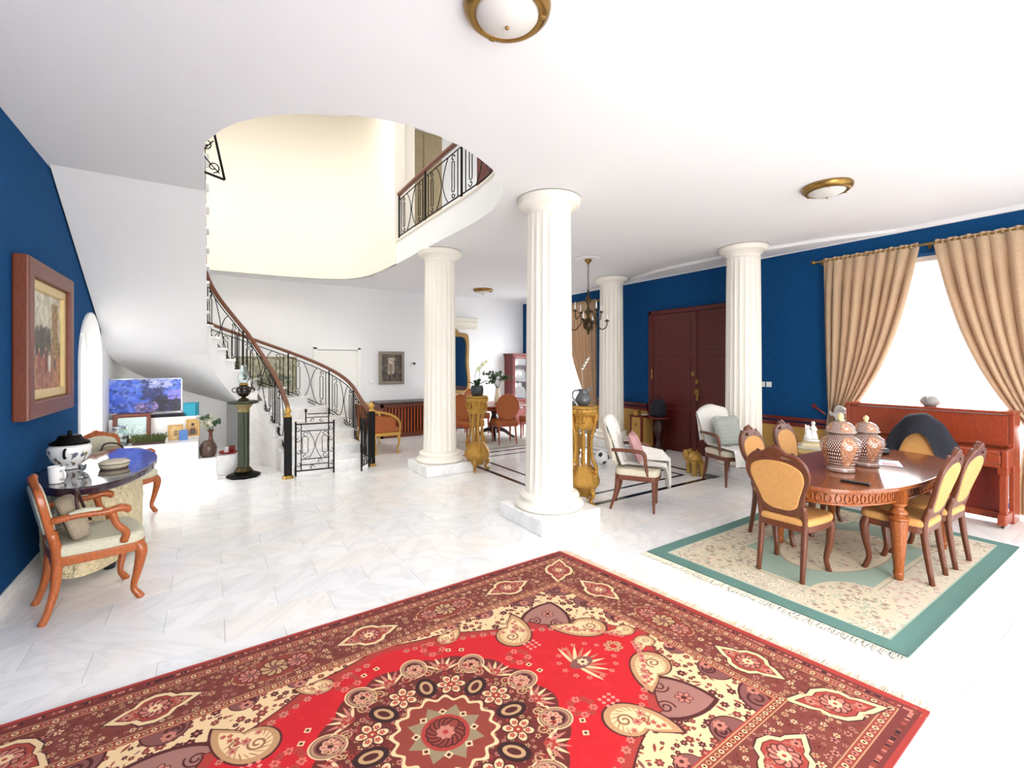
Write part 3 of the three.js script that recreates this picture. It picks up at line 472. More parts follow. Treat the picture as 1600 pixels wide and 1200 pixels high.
  const ros = (x, y, a) => { c.save(); c.translate(x, y); c.rotate(a); c.fillStyle = RC.rust; c.beginPath(); c.ellipse(0, 0, 0.19, 0.095, 0, 0, 2 * PI); c.fill(); c.strokeStyle = RC.beige; c.lineWidth = 0.008; c.setLineDash([0.03, 0.012]); c.stroke(); c.setLineDash([]); for (const s of [-1, 0, 1]) flower(c, s * 0.11, 0, s ? 0.055 : 0.07, 9, s ? RC.pink : RC.beige, RC.mauve, RC.maroon); c.restore(); spots.push([x, y, 0.1], [x + Math.cos(a) * 0.13, y + Math.sin(a) * 0.13, 0.06], [x - Math.cos(a) * 0.13, y - Math.sin(a) * 0.13, 0.06]); };
  for (const s of [-1, 1]) { for (const [x, t] of [[-0.98, 0], [-0.49, 1], [0, 0], [0.49, 1], [0.98, 0]]) (t ? ros : cart)(x, s * (HY - bm), 0); for (const [y, t] of [[-0.5, 0], [0, 1], [0.5, 0]]) (t ? ros : cart)(s * (HX - bm), y, PI / 2); for (const q of [-1, 1]) cart(s * (HX - bm), q * (HY - bm), s * q * PI / 4, true); }
  scatter(36000, inBand, [0.007, 0.021], (x, y, s, i) => flower(c, x, y, s, 5 + i % 3, [RC.beige, RC.pink, RC.cream, RC.rust][i % 4], [RC.brick, RC.maroon][i % 2], RC.dark));
  guard(bo, RC.beige); guard(bo + 0.005, RC.rust); beads(bo + 0.022, 0.011, RC.cream, RC.beige); guard(bo + 0.038, RC.beige); guard(bo + 0.044, RC.brick);
  // spandrels
  const ix = HX - bo - 0.05, iy = HY - bo - 0.05; spots.length = 0;
  c.save(); c.beginPath(); c.rect(-ix, -iy, 2 * ix, 2 * iy); c.clip(); c.fillStyle = RC.cream; c.fillRect(-ix, -iy, 2 * ix, 2 * iy);
  const field = (x, y) => Math.pow(Math.abs(x) / (ix * 1.0), 1.55) + Math.pow(Math.abs(y) / (iy * 1.0), 1.55);
  scatter(16000, (x, y, s) => Math.abs(x) < ix && Math.abs(y) < iy && field(x, y) > 0.8, [0.008, 0.024], (x, y, s, i) => { if (i % 3 === 0) leafy(c, x, y, i, s * 2.2, s * 0.6, [RC.mauve, RC.rust][i % 2]); else flower(c, x, y, s, 6, [RC.brick, RC.rust, RC.maroon][i % 3], RC.pink, RC.maroon); });
  for (const sx of [-1, 1]) for (const sy of [-1, 1]) { c.save(); c.scale(sx, sy);
    // dusky bays on the border side and a pendant palmette in the corner
    for (const [x, y, r] of [[ix - 0.33, iy, 0.085], [ix - 0.62, iy, 0.06], [ix - 0.85, iy, 0.045], [ix, iy - 0.27, 0.08], [ix, iy - 0.5, 0.055], [ix, iy, 0.13]]) { c.fillStyle = RC.maroon; c.beginPath(); c.arc(x, y, r * 1.08, 0, 2 * PI); c.fill(); c.fillStyle = RC.mauve; c.beginPath(); c.arc(x, y, r, 0, 2 * PI); c.fill(); spiral(c, x - r * 0.4, y - r * 0.3, r * 0.45, 0, 1.6, RC.maroon, 0.012); flower(c, x - r * 0.1, y - r * 0.6, 0.03, 7, RC.pink, RC.maroon); }
    c.save(); c.translate(ix - 0.34, iy - 0.27); c.rotate(0.72); c.fillStyle = RC.maroon; c.beginPath(); c.moveTo(0.2, 0); c.bezierCurveTo(0.12, -0.12, -0.02, -0.18, -0.12, -0.14); c.bezierCurveTo(-0.18, -0.1, -0.13, -0.02, -0.08, 0); c.bezierCurveTo(-0.13, 0.02, -0.18, 0.1, -0.12, 0.14); c.bezierCurveTo(-0.02, 0.18, 0.12, 0.12, 0.2, 0); c.fill(); c.scale(0.88, 0.86); c.fillStyle = '#9a6a60'; c.beginPath(); c.moveTo(0.2, 0); c.bezierCurveTo(0.12, -0.12, -0.02, -0.18, -0.12, -0.14); c.bezierCurveTo(-0.18, -0.1, -0.13, -0.02, -0.08, 0); c.bezierCurveTo(-0.13, 0.02, -0.18, 0.1, -0.12, 0.14); c.bezierCurveTo(-0.02, 0.18, 0.12, 0.12, 0.2, 0); c.fill(); spiral(c, -0.06, -0.08, 0.05, 0, 1.6, RC.maroon, 0.009); spiral(c, -0.06, 0.08, 0.05, 0, -1.6, RC.maroon, 0.009); flower(c, 0.05, 0, 0.045, 6, RC.pink, RC.maroon, RC.maroon); c.restore();
    c.restore(); }
  // red field with scalloped edge
  const edge = (grow) => { c.beginPath(); const n = 720; for (let i = 0; i <= n; i++) { const a = i / n * 2 * PI, ca = Math.cos(a), sa = Math.sin(a), q = Math.abs(Math.sin(a * 2)), sc = 1 - 0.07 * Math.pow(Math.abs(Math.sin(8 * a)), 0.6) * q; const x = Math.sign(ca) * Math.pow(Math.abs(ca), 2 / 1.55) * ix * sc, y = Math.sign(sa) * Math.pow(Math.abs(sa), 2 / 1.55) * iy * sc, l = Math.hypot(x, y); c.lineTo(x + x / l * grow, y + y / l * grow); } c.closePath(); };
  edge(0.02); c.fillStyle = RC.maroon; c.fill(); edge(0.012); c.fillStyle = RC.brick; c.fill(); edge(-0.03); c.fillStyle = '#c01a22'; c.fill(); edge(-0.06); c.fillStyle = RC.red; c.fill(); for (let i = 0; i < 1600; i++) { const x = rr(-ix, ix), y = rr(-iy, iy); if (field(x, y) > 0.7) continue; c.globalAlpha = 0.08; c.fillStyle = i % 2 ? '#a30d18' : '#ee3a40'; c.beginPath(); c.ellipse(x, y, rr(0.01, 0.05), rr(0.005, 0.02), rnd() * 3, 0, 2 * PI); c.fill(); } c.globalAlpha = 1;
  for (const sx of [-1, 1]) for (const sy of [-1, 1]) { c.save(); c.scale(sx, sy);   // cream scrolls rolling along the edge of the field
    for (const [x, y, r, a, d] of [[ix - 0.24, iy - 0.47, 0.13, -0.75, 1], [ix - 0.6, iy - 0.28, 0.13, -2.1, -1], [ix - 0.92, iy - 0.1, 0.07, -2.6, -1], [ix - 0.09, iy - 0.63, 0.07, -0.5, 1]]) paisley(c, x, y, r, a, '#b88b62', RC.cream, RC.maroon, d);
    for (let i = 0; i < 26; i++) { const t = 0.12 + i / 26 * 1.34, ca = Math.cos(t), sa = Math.sin(t), x = Math.pow(ca, 2 / 1.55) * ix * 0.9, y = Math.pow(sa, 2 / 1.55) * iy * 0.9; flower(c, x, y, 0.016 + (i % 3) * 0.003, 6, RC.pink, RC.brick); }
    for (let i = 0; i < 3; i++) for (let j = 0; j < 3; j++) { c.fillStyle = '#e08a7a'; c.save(); c.translate(ix - 0.62 + i * 0.03, iy - 0.46 + j * 0.026); c.rotate(PI / 4); c.fillRect(-0.008, -0.008, 0.016, 0.016); c.restore(); }
    c.restore(); }
  c.restore();
  // medallion
  const ring = (r, n, fn) => { for (let i = 0; i < n; i++) { const a = (i + 0.5) / n * 2 * PI; fn(Math.cos(a) * r, Math.sin(a) * r, a, i); } };
  ring(0.6, 8, (x, y, a) => { for (let i = 0; i < 9; i++) flower(c, x + Math.cos(i * 0.7) * 0.05, y + Math.sin(i * 0.7) * 0.05, 0.022, 6, i % 2 ? '#cf6a5c' : '#a8352e', RC.brick); });
  ring(0.575, 16, (x, y, a, i) => { if (i % 2) for (const d of [-0.035, 0.035]) { c.save(); c.translate(x - Math.sin(a) * d, y + Math.cos(a) * d); c.rotate(a); c.fillStyle = RC.cream; c.fillRect(-0.013, -0.013, 0.026, 0.026); c.fillStyle = RC.maroon; c.fillRect(-0.006, -0.006, 0.012, 0.012); c.restore(); } });
  c.fillStyle = '#64211b'; c.beginPath(); for (let i = 0; i <= 320; i++) { const a = i / 320 * 2 * PI, r = 0.49 + 0.03 * Math.abs(Math.sin(8 * a)); c.lineTo(r * Math.cos(a), r * Math.sin(a)); } c.fill();
  ring(0.455, 20, (x, y, a, i) => { if (i % 2) { for (const [r, q] of [[0.078, RC.cream], [0.071, '#8f6a54'], [0.062, RC.beige], [0.056, RC.mauve], [0.046, RC.maroon]]) { c.fillStyle = q; c.beginPath(); c.ellipse(x + Math.cos(a) * 0.01, y + Math.sin(a) * 0.01, r, r * 0.86, a, 0, 2 * PI); c.fill(); } flower(c, x, y, 0.04, 8, RC.pink, RC.maroon, RC.cream); for (const d of [-1, 1]) spiral(c, x * 0.88 - Math.sin(a) * d * 0.05, y * 0.88 + Math.cos(a) * d * 0.05, 0.026, a, d * 1.4, RC.beige, 0.008); } else { for (let j = -3; j <= 3; j++) leafy(c, x * 0.9, y * 0.9, a + j * 0.36, 0.11, 0.016, j % 2 ? RC.cream : RC.pink); flower(c, x * 0.95, y * 0.95, 0.03, 6, RC.brick, RC.pink); } });
  spots.length = 0; scatter(16000, (x, y) => { const q = Math.hypot(x, y); return q > 0.2 && q < 0.46; }, [0.008, 0.016], (x, y, s, i) => flower(c, x, y, s, 5, [RC.beige, RC.brick, RC.pink][i % 3], RC.dark));
  ring(0.3, 16, (x, y, a, i) => { if (i % 2) { flower(c, x, y, 0.07, 6, RC.cream, RC.rust, RC.maroon); for (let q = 0; q < 6; q++) flower(c, x + Math.cos(q * 1.05 + x * 3) * 0.04, y + Math.sin(q * 1.05 + x * 3) * 0.04, 0.013, 5, RC.brick, RC.pink); flower(c, x, y, 0.02, 5, RC.brick, RC.cream); } else { c.fillStyle = RC.dark; c.beginPath(); c.ellipse(x, y, 0.07, 0.048, a, 0, 2 * PI); c.fill(); c.fillStyle = RC.beige; c.beginPath(); c.ellipse(x, y, 0.048, 0.03, a, 0, 2 * PI); c.fill(); c.fillStyle = RC.maroon; c.beginPath(); c.ellipse(x, y, 0.03, 0.016, a, 0, 2 * PI); c.fill(); } });
  c.fillStyle = RC.cream; c.beginPath(); for (let i = 0; i <= 240; i++) { const a = i / 240 * 2 * PI, r = 0.215 + 0.014 * Math.sin(16 * a); c.lineTo(r * Math.cos(a), r * Math.sin(a)); } c.fill(); c.fillStyle = RC.rust; c.beginPath(); for (let i = 0; i <= 240; i++) { const a = i / 240 * 2 * PI, r = 0.198 + 0.012 * Math.sin(16 * a); c.lineTo(r * Math.cos(a), r * Math.sin(a)); } c.fill();
  c.fillStyle = '#8f7a5e'; c.beginPath(); for (let i = 0; i < 32; i++) { const a = i / 32 * 2 * PI, r = i % 4 === 0 ? 0.165 : i % 2 ? 0.13 : 0.115; c.lineTo(r * Math.cos(a), r * Math.sin(a)); } c.fill(); c.fillStyle = RC.brick; c.beginPath(); c.arc(0, 0, 0.1, 0, 2 * PI); c.fill(); ring(0.12, 8, (x, y, a) => { c.save(); c.translate(x, y); c.rotate(a + PI / 4); c.fillStyle = RC.cream; c.fillRect(-0.014, -0.014, 0.028, 0.028); c.fillStyle = RC.maroon; c.fillRect(-0.007, -0.007, 0.014, 0.014); c.restore(); }); flower(c, 0, 0, 0.08, 16, RC.rust, RC.brick, RC.maroon); flower(c, 0, 0, 0.04, 8, RC.pink, RC.brick);
  // palmettes at the two ends of the medallion and the top and bottom sprays
  for (const s of [-1, 1]) { c.save(); c.translate(s * 0.82, 0); c.scale(s, 1); for (let i = -5; i <= 5; i++) leafy(c, -0.08, 0, i * 0.28, 0.17, 0.02, i % 2 ? RC.cream : '#b9694f'); c.fillStyle = RC.mauve; c.beginPath(); c.ellipse(-0.04, 0, 0.07, 0.04, 0, 0, 2 * PI); c.fill(); flower(c, -0.03, 0, 0.03, 7, RC.cream, RC.maroon); for (let i = 0; i < 14; i++) { const a = i / 14 * 2 * PI; flower(c, Math.cos(a) * 0.15, Math.sin(a) * 0.14, 0.016, 5, '#d9786a', RC.brick); } for (let i = 0; i < 7; i++) flower(c, 0.2 + Math.cos(i) * 0.035, Math.sin(i) * 0.035, 0.02, 6, RC.beige, RC.brick); c.restore(); }
});
const greenRugMap = canvas(1536, 1024, (c, w, h) => {
  seed = 23; const k = w / 2.7; c.scale(k, k); const A = 2.7, B = 1.8;
  const band = (d, col) => { c.fillStyle = col; c.fillRect(d, d, A - 2 * d, B - 2 * d); };
  band(0, '#5b8078'); band(0.115, '#a5b5a3'); band(0.125, '#cbc0aa');
  for (let i = 0; i < 1500; i++) { const t = rnd(), d = rr(0.14, 0.37), s = i % 4, x = s < 2 ? rr(0.14, A - 0.14) : s === 2 ? d : A - d, y = s < 2 ? (s ? d : B - d) : rr(0.14, B - 0.14); if (i % 3) leafy(c, x, y, rnd() * 6, 0.035, 0.009, ['#93a092', '#b3a28c', '#8f8a7c'][i % 3]); else flower(c, x, y, rr(0.01, 0.026), 6, ['#c4a999', '#b59a8c', '#e0d5bf', '#a79c8a'][i % 4], '#9a8474'); }
  band(0.385, '#a39c84'); band(0.395, '#c8bda2'); band(0.425, '#9aa897'); band(0.435, '#94a696');
  for (const [x, y] of [[0.45, 0.45], [A - 0.45, 0.45], [0.45, B - 0.45], [A - 0.45, B - 0.45]]) { c.fillStyle = '#cdbfa4'; c.beginPath(); c.ellipse(x, y, 0.32, 0.24, 0, 0, 2 * PI); c.fill(); }
  c.fillStyle = '#cbbda2'; c.beginPath(); c.ellipse(A / 2, B / 2, 0.62, 0.36, 0, 0, 2 * PI); c.fill(); c.strokeStyle = '#9a8d74'; c.lineWidth = 0.012; c.stroke();
  for (let i = 0; i < 900; i++) { const a = rnd() * 2 * PI, q = Math.sqrt(rnd()), e = i % 5, x = e ? (e % 2 ? 0.45 : A - 0.45) + Math.cos(a) * q * 0.3 : A / 2 + Math.cos(a) * q * 0.58, y = e ? (e < 3 ? 0.45 : B - 0.45) + Math.sin(a) * q * 0.22 : B / 2 + Math.sin(a) * q * 0.33; if (i % 2) flower(c, x, y, rr(0.01, 0.026), 6, ['#b9a090', '#d9cbb0', '#a08c7c'][i % 3], '#8d7a68'); else leafy(c, x, y, a * 3, 0.04, 0.009, '#8c9c8a'); }
});
function rug(name, label, corners, map, mside, y) {   // corners as [x, v]: 00, 10, 11, 01
  const o = thing(name, label, 'rug'), [a, b, c, d] = corners;
  const at = (u, w) => [a[0] * (1 - u) * (1 - w) + b[0] * u * (1 - w) + c[0] * u * w + d[0] * (1 - u) * w, a[1] * (1 - u) * (1 - w) + b[1] * u * (1 - w) + c[1] * u * w + d[1] * (1 - u) * w];
  part(o, 'pile', sheet(40, 30, (u, w) => { const p = at(u, w); return PV(p[0], y + 0.0008 * noise.noise(p[0] * 5, p[1] * 5, 2), p[1]); }, 0.009), mat(0xffffff, 0.95, { map, bumpMap, bumpScale: 0.001 }), true);
  return { o, at };
}
function fringe(r, side, col, y) {
  seed = 31; const gs = [], n = 230; for (let i = 0; i < n; i++) { const w = (i + 0.5) / n, p = r.at(side, w), q = r.at(side ? 0.97 : 0.03, w), dx = p[0] - q[0], dv = p[1] - q[1], l = Math.hypot(dx, dv), L = 0.05 + rnd() * 0.03, sk = rr(-0.02, 0.02); gs.push(tube([PV(p[0], y, p[1]), PV(p[0] + dx / l * L * 0.5, y + 0.001 + rnd() * 0.003, p[1] + dv / l * L * 0.5 + sk * 0.4), PV(p[0] + dx / l * L, y - 0.001, p[1] + dv / l * L + sk)], 0.0032, 3, 4)); }
  const f = part(r.o, 'fringe', gs, mat(col, 0.95)); f.userData.kind = 'stuff';
}
const redRug = rug('oriental_rug', 'large red oriental rug with round medallion in the foreground', [[-0.86, 0.6], [2.74, 0.69], [2.47, 3.01], [-0.97, 2.905]], redRugMap, null, 0.0085);
fringe(redRug, 1, 0xe7c3a6, 0.006);
const greenRug = rug('oriental_rug', 'pale beige rug with sea-green border under the dining table', [[3.15, 0.885], [5.85, 0.885], [5.85, 2.62], [3.08, 2.6]], greenRugMap, null, 0.0085);
fringe(greenRug, 0, 0xe8e2cc, 0.006);
const RUG = 0.013;
// ---------- dining set ----------
function diningChair(label, x, v, turn, parts) {
  const o = thing('dining_chair', label, 'chair', x, RUG, v, turn, 'balloon-back dining chairs around the oval table'), wd = M.walnut;
  const outer = splineShape([[0, 1.0], [0.05, 0.985], [0.085, 0.955], [0.14, 0.945], [0.195, 0.895], [0.222, 0.82], [0.215, 0.74], [0.18, 0.66], [0.165, 0.58], [0.15, 0.5], [0.1, 0.465], [0, 0.46], [-0.1, 0.465], [-0.15, 0.5], [-0.165, 0.58], [-0.18, 0.66], [-0.215, 0.74], [-0.222, 0.82], [-0.195, 0.895], [-0.14, 0.945], [-0.085, 0.955], [-0.05, 0.985]], 110);
  const opening = [[0, 0.895], [0.1, 0.88], [0.17, 0.835], [0.185, 0.77], [0.168, 0.7], [0.14, 0.62], [0.115, 0.545], [0.06, 0.51], [0, 0.505], [-0.06, 0.51], [-0.115, 0.545], [-0.14, 0.62], [-0.168, 0.7], [-0.185, 0.77], [-0.17, 0.835], [-0.1, 0.88]];
  outer.holes.push(splineShape(opening, 70)); for (const s of [-1, 1]) outer.holes.push(splineShape([[s * 0.05, 0.93], [s * 0.085, 0.925], [s * 0.125, 0.905], [s * 0.1, 0.903], [s * 0.06, 0.91]], 20));
  const tilt = (g, z = 0) => { g.translate(0, -0.46, -0.016 + z); g.rotateX(-0.27); g.translate(0, 0.46, -0.165); return g; };
  const back = part(o, 'back_frame', tilt(ext(outer, 0.032, 0.008, 8, 2)), wd);
  for (const [cx, cy, r] of [[0, 0.985, 0.022], [0.035, 0.965, 0.016], [-0.035, 0.965, 0.016], [0.12, 0.945, 0.014], [-0.12, 0.945, 0.014]]) part(o, 'carved_rosette', tilt(sph(r, cx, cy, 0.03, 1.2, 1, 0.6, 10)), wd);
  part(o, 'back_panel', [tilt(ext(splineShape(opening.map(([a, b]) => [a * 1.02, (b - 0.7) * 1.02 + 0.7]), 70), 0.042, 0.012, 8, 3), -0.005)], M.tan);
  const seat = splineShape([[0, 0.235], [0.12, 0.228], [0.205, 0.2], [0.225, 0.14], [0.205, -0.05], [0.165, -0.17], [0, -0.185], [-0.165, -0.17], [-0.205, -0.05], [-0.225, 0.14], [-0.205, 0.2], [-0.12, 0.228]], 60);
  part(o, 'seat', [ext(seat, 0.06, 0.024, 8, 3).rotateX(PI / 2).scale(1, 1, 1).translate(0, 0.455, 0)], M.tan);
  part(o, 'apron', [ext(seat, 0.055, 0.006).rotateX(PI / 2).scale(0.97, 1, 0.97).translate(0, 0.41, 0)], wd);
  for (const s of [-1, 1]) {
    part(o, 'leg', limb([V3(s * 0.185, 0.4, 0.165), V3(s * 0.202, 0.34, 0.185), V3(s * 0.195, 0.22, 0.178), V3(s * 0.178, 0.1, 0.162), V3(s * 0.185, 0.03, 0.178), V3(s * 0.19, 0.0, 0.19)], [0.03, 0.03, 0.023, 0.017, 0.018, 0.019], 18, 8, 4), wd);
    part(o, 'leg', limb([V3(s * 0.152, 0.55, -0.19), V3(s * 0.15, 0.42, -0.158), V3(s * 0.15, 0.25, -0.17), V3(s * 0.152, 0.0, -0.205)], [[0.02, 0.018], [0.022, 0.022], [0.02, 0.02], [0.016, 0.016]], 12, 8, 4), wd);
  }
  return o;
}
const dc = diningChair('balloon-back dining chair with tan back turned to the viewer at the table end', 3.75, 1.76, PI / 2 + 0.06);
copyOf(dc, 'balloon-back dining chair on the near long side behind the carved table leg', 4.45, RUG, 1.275, PI);
copyOf(dc, 'balloon-back dining chair on the near long side closest to the piano', 4.95, RUG, 1.255, PI - 0.04);
copyOf(dc, 'balloon-back dining chair on the far long side, the one nearer the white armchair', 4.4, RUG, 2.16, 0.05);
copyOf(dc, 'balloon-back dining chair on the far long side beside the small white figurine', 5.1, RUG, 2.2, 0.02);
copyOf(dc, 'balloon-back dining chair at the far table end under the dark jacket', 5.98, RUG, 1.66, -PI / 2);
{
  const cx = 4.73, cv = 1.66, HL = 1.12, HW = 0.51, o = thing('dining_table', 'oval carved wooden dining table with turned legs', 'table', cx, RUG, cv);
  const oval = (a, b, n = 96, e = 2.5) => { const p = []; for (let i = 0; i < n; i++) { const t = i / n * 2 * PI, c = Math.cos(t), s = Math.sin(t); p.push([Math.sign(c) * Math.pow(Math.abs(c), 2 / e) * a, Math.sign(s) * Math.pow(Math.abs(s), 2 / e) * b]); } return p; };
  const flat = (pts, t, y, bv, bs = 2) => ext(shapeOf(pts), t, bv, 8, bs).rotateX(-PI / 2).translate(0, y, 0);
  part(o, 'table_top', flat(oval(HL, HW), 0.03, 0.672, 0.008, 3), M.tableTop);
  const ap = part(o, 'apron', [flat(oval(HL - 0.07, HW - 0.07), 0.095, 0.577, 0.004), flat(oval(HL - 0.055, HW - 0.055), 0.015, 0.57, 0.005), flat(oval(HL - 0.05, HW - 0.05), 0.02, 0.652, 0.006)], M.tableWood);
  const P = oval(HL - 0.066, HW - 0.066, 400), D = [0]; for (let i = 1; i <= 400; i++) { const a = P[i - 1], b = P[i % 400]; D.push(D[i - 1] + Math.hypot(a[0] - b[0], a[1] - b[1])); }
  const n = 84, ring = tor(0.019, 0.0045, 0, 0, 0, 0, 0, 0, 14, 6).scale(1, 1.55, 1);
  const ringM = merge(ring); for (let k = 0; k < n; k++) { const s = D[400] * k / n; let i = 1; while (D[i] < s) i++; const a = P[i - 1], b = P[i % 400], dx = b[0] - a[0], dz = -(b[1] - a[1]); const m = mesh('oval_carving', ringM, M.tableWood, o); m.position.set(a[0], 0.617, -a[1]); m.rotation.y = Math.atan2(dx, dz) - PI / 2; }
  for (const sx of [-1, 1]) for (const sz of [-1, 1]) part(o, 'leg', [box(0.085, 0.1, 0.085, sx * 0.51, 0.62, sz * 0.42), lathe([[0.001, 0.57], [0.05, 0.57], [0.052, 0.555], [0.035, 0.54], [0.034, 0.525], [0.05, 0.51], [0.056, 0.495], [0.05, 0.485], [0.04, 0.48], [0.04, 0.47], [0.062, 0.462], [0.066, 0.45], [0.06, 0.44], [0.001, 0.44]], 24, sx * 0.51, 0, sz * 0.42), lathe([[0.001, 0.445], [0.06, 0.445], [0.06, 0.43], [0.03, 0.06], [0.035, 0.055], [0.035, 0.045], [0.026, 0.0], [0.001, 0]], 8, sx * 0.51, 0, sz * 0.42)], M.tableWood);
}
const TT = RUG + 0.702;
{ // lidded porcelain urns
  const urnMap = canvas(1024, 512, (c, w, h) => {
    seed = 41; c.fillStyle = '#4a1c16'; c.fillRect(0, 0, w, h);
    for (let i = 0; i < 1500; i++) { const x = (i % 50) / 50 * w + (Math.floor(i / 50) % 2) * 10, y = Math.floor(i / 50) / 30 * h; flower(c, x, y, 7, 6, '#e9ddd0', '#8a5a48'); }
    for (let k = 0; k < 4; k++) { const x = (k + 0.5) / 4 * w; c.fillStyle = '#a9795c'; c.beginPath(); c.ellipse(x, h * 0.45, 68, 120, 0, 0, 2 * PI); c.fill(); c.strokeStyle = '#8e5a40'; c.lineWidth = 5; c.stroke(); for (let i = 0; i < 170; i++) { const a = rnd() * 6.28, q = Math.sqrt(rnd()) * 0.95; leafy(c, x + Math.cos(a) * q * 60, h * 0.45 + Math.sin(a) * q * 108, rnd() * 6, 18, 4, ['#a0674c', '#b98a70', '#7d4836', '#efe4d6'][i % 4]); } flower(c, x, h * 0.45, 26, 8, '#f1e6da', '#b0785e', '#8e5a40'); }
    for (const [a, b, col] of [[0, 0.05, '#c9a78e'], [0.95, 1, '#d2b49c'], [0.73, 0.76, '#d9c3b0'], [0.2, 0.215, '#b58a70']]) { c.fillStyle = col; c.fillRect(0, a * h, w, (b - a) * h); }
  });
  const um = mat(0xffffff, 0.18, { map: urnMap });
  const mk = (label, x, v, s) => {
    const o = thing('lidded_urn', label, 'urn', x, TT, v, 0, 'patterned porcelain urns on the dining table');
    part(o, 'body', lathe([[0.001, 0.0], [0.098, 0.0], [0.102, 0.012], [0.095, 0.03], [0.095, 0.05], [0.115, 0.11], [0.145, 0.19], [0.15, 0.23], [0.138, 0.265], [0.105, 0.29], [0.085, 0.302], [0.085, 0.33], [0.001, 0.33]].map((p) => [p[0] * s, p[1] * s]), 40), um, true);
    const lid = part(o, 'lid', lathe([[0.001, 0.325], [0.108, 0.325], [0.112, 0.333], [0.1, 0.342], [0.096, 0.37], [0.075, 0.4], [0.04, 0.418], [0.001, 0.42]].map((p) => [p[0] * s, p[1] * s]), 40), um, true);
    part(lid, 'finial', [lathe([[0.001, 0.415], [0.022, 0.415], [0.012, 0.43], [0.022, 0.445], [0.024, 0.46], [0.012, 0.478], [0.001, 0.485]].map((p) => [p[0] * s, p[1] * s]), 16), sph(0.014 * s, 0.016 * s, 0.45 * s, 0), sph(0.012 * s, -0.014 * s, 0.465 * s, 0.006)], mat(0xe3cf95, 0.3));
  };
  mk('larger brown and cream patterned lidded urn on the dining table, nearer the viewer', 4.34, 1.655, 0.98); mk('smaller brown patterned lidded urn on the dining table, nearer the piano', 4.75, 1.62, 0.9);
  const r = thing('remote_control', 'black remote control lying on the dining table', 'remote', 3.97, TT, 1.42, 0.12);
  part(r, 'case', rbox(0.045, 0.016, 0.18, 0.006, 0, 0.008, 0), M.blackPlastic); for (let i = 0; i < 8; i++) part(r, 'button', rbox(0.007, 0.004, 0.008, 0.002, (i % 2 - 0.5) * 0.018, 0.0165, -0.06 + (i >> 1) * 0.03), mat(0x777777, 0.5));
  const mag = thing('magazine', 'colourful open magazine lying beside the smaller urn', 'magazine', 5.0, TT, 1.56, 0.4); part(mag, 'cover', rbox(0.28, 0.006, 0.21, 0.002, 0, 0.003, 0), mat(0xd9e0e6, 0.4)); part(mag, 'picture', box(0.12, 0.001, 0.1, -0.06, 0.0066, 0.02), mat(0xb6434a, 0.4)); part(mag, 'picture', box(0.1, 0.001, 0.15, 0.07, 0.0066, 0), mat(0x8fb2cf, 0.4));
  const pouch = thing('pouch', 'small black leather pouch on the table before the jacket', 'pouch', 5.5, TT, 1.78, 0.9); part(pouch, 'body', rbox(0.2, 0.06, 0.12, 0.025, 0, 0.03, 0, 0, 0, 0, 3), mat(0x121214, 0.35)); part(pouch, 'clasp', rbox(0.03, 0.02, 0.01, 0.003, 0, 0.035, 0.061), M.chrome);
  // dark jacket thrown over the end chair: a draped sheet with an arched opening in front
  const j = sheet(34, 26, (u, w) => { const a = (u - 0.5) * 2, crest = 1.06 - 0.34 * Math.pow(Math.abs(a), 2.0), hx = 0.3 * Math.sign(a) * Math.pow(Math.abs(a), 0.9); const hem = 0.56 + 0.3 * Math.max(0, 1 - (a / 0.5) ** 2); const hemB = 0.6; const k = (w - 0.5) * 2, f = Math.abs(k); const y = k < 0 ? crest + (hemB - crest) * f : crest + (Math.min(hem, crest - 0.05) - crest) * f; const z = -0.31 + (k < 0 ? -0.075 * Math.sqrt(f) : 0.13 * Math.sqrt(f)) + 0.012 * Math.sin(a * 9 + w * 4) * f; return V3(hx * (1 + 0.1 * f), y + 0.006 * Math.sin(a * 14), z); }, 0.008);
  single('jacket', 'dark navy jacket draped over the chair at the far table end', 'jacket', [j], M.navy, 5.98, RUG, 1.66, -PI / 2);
}
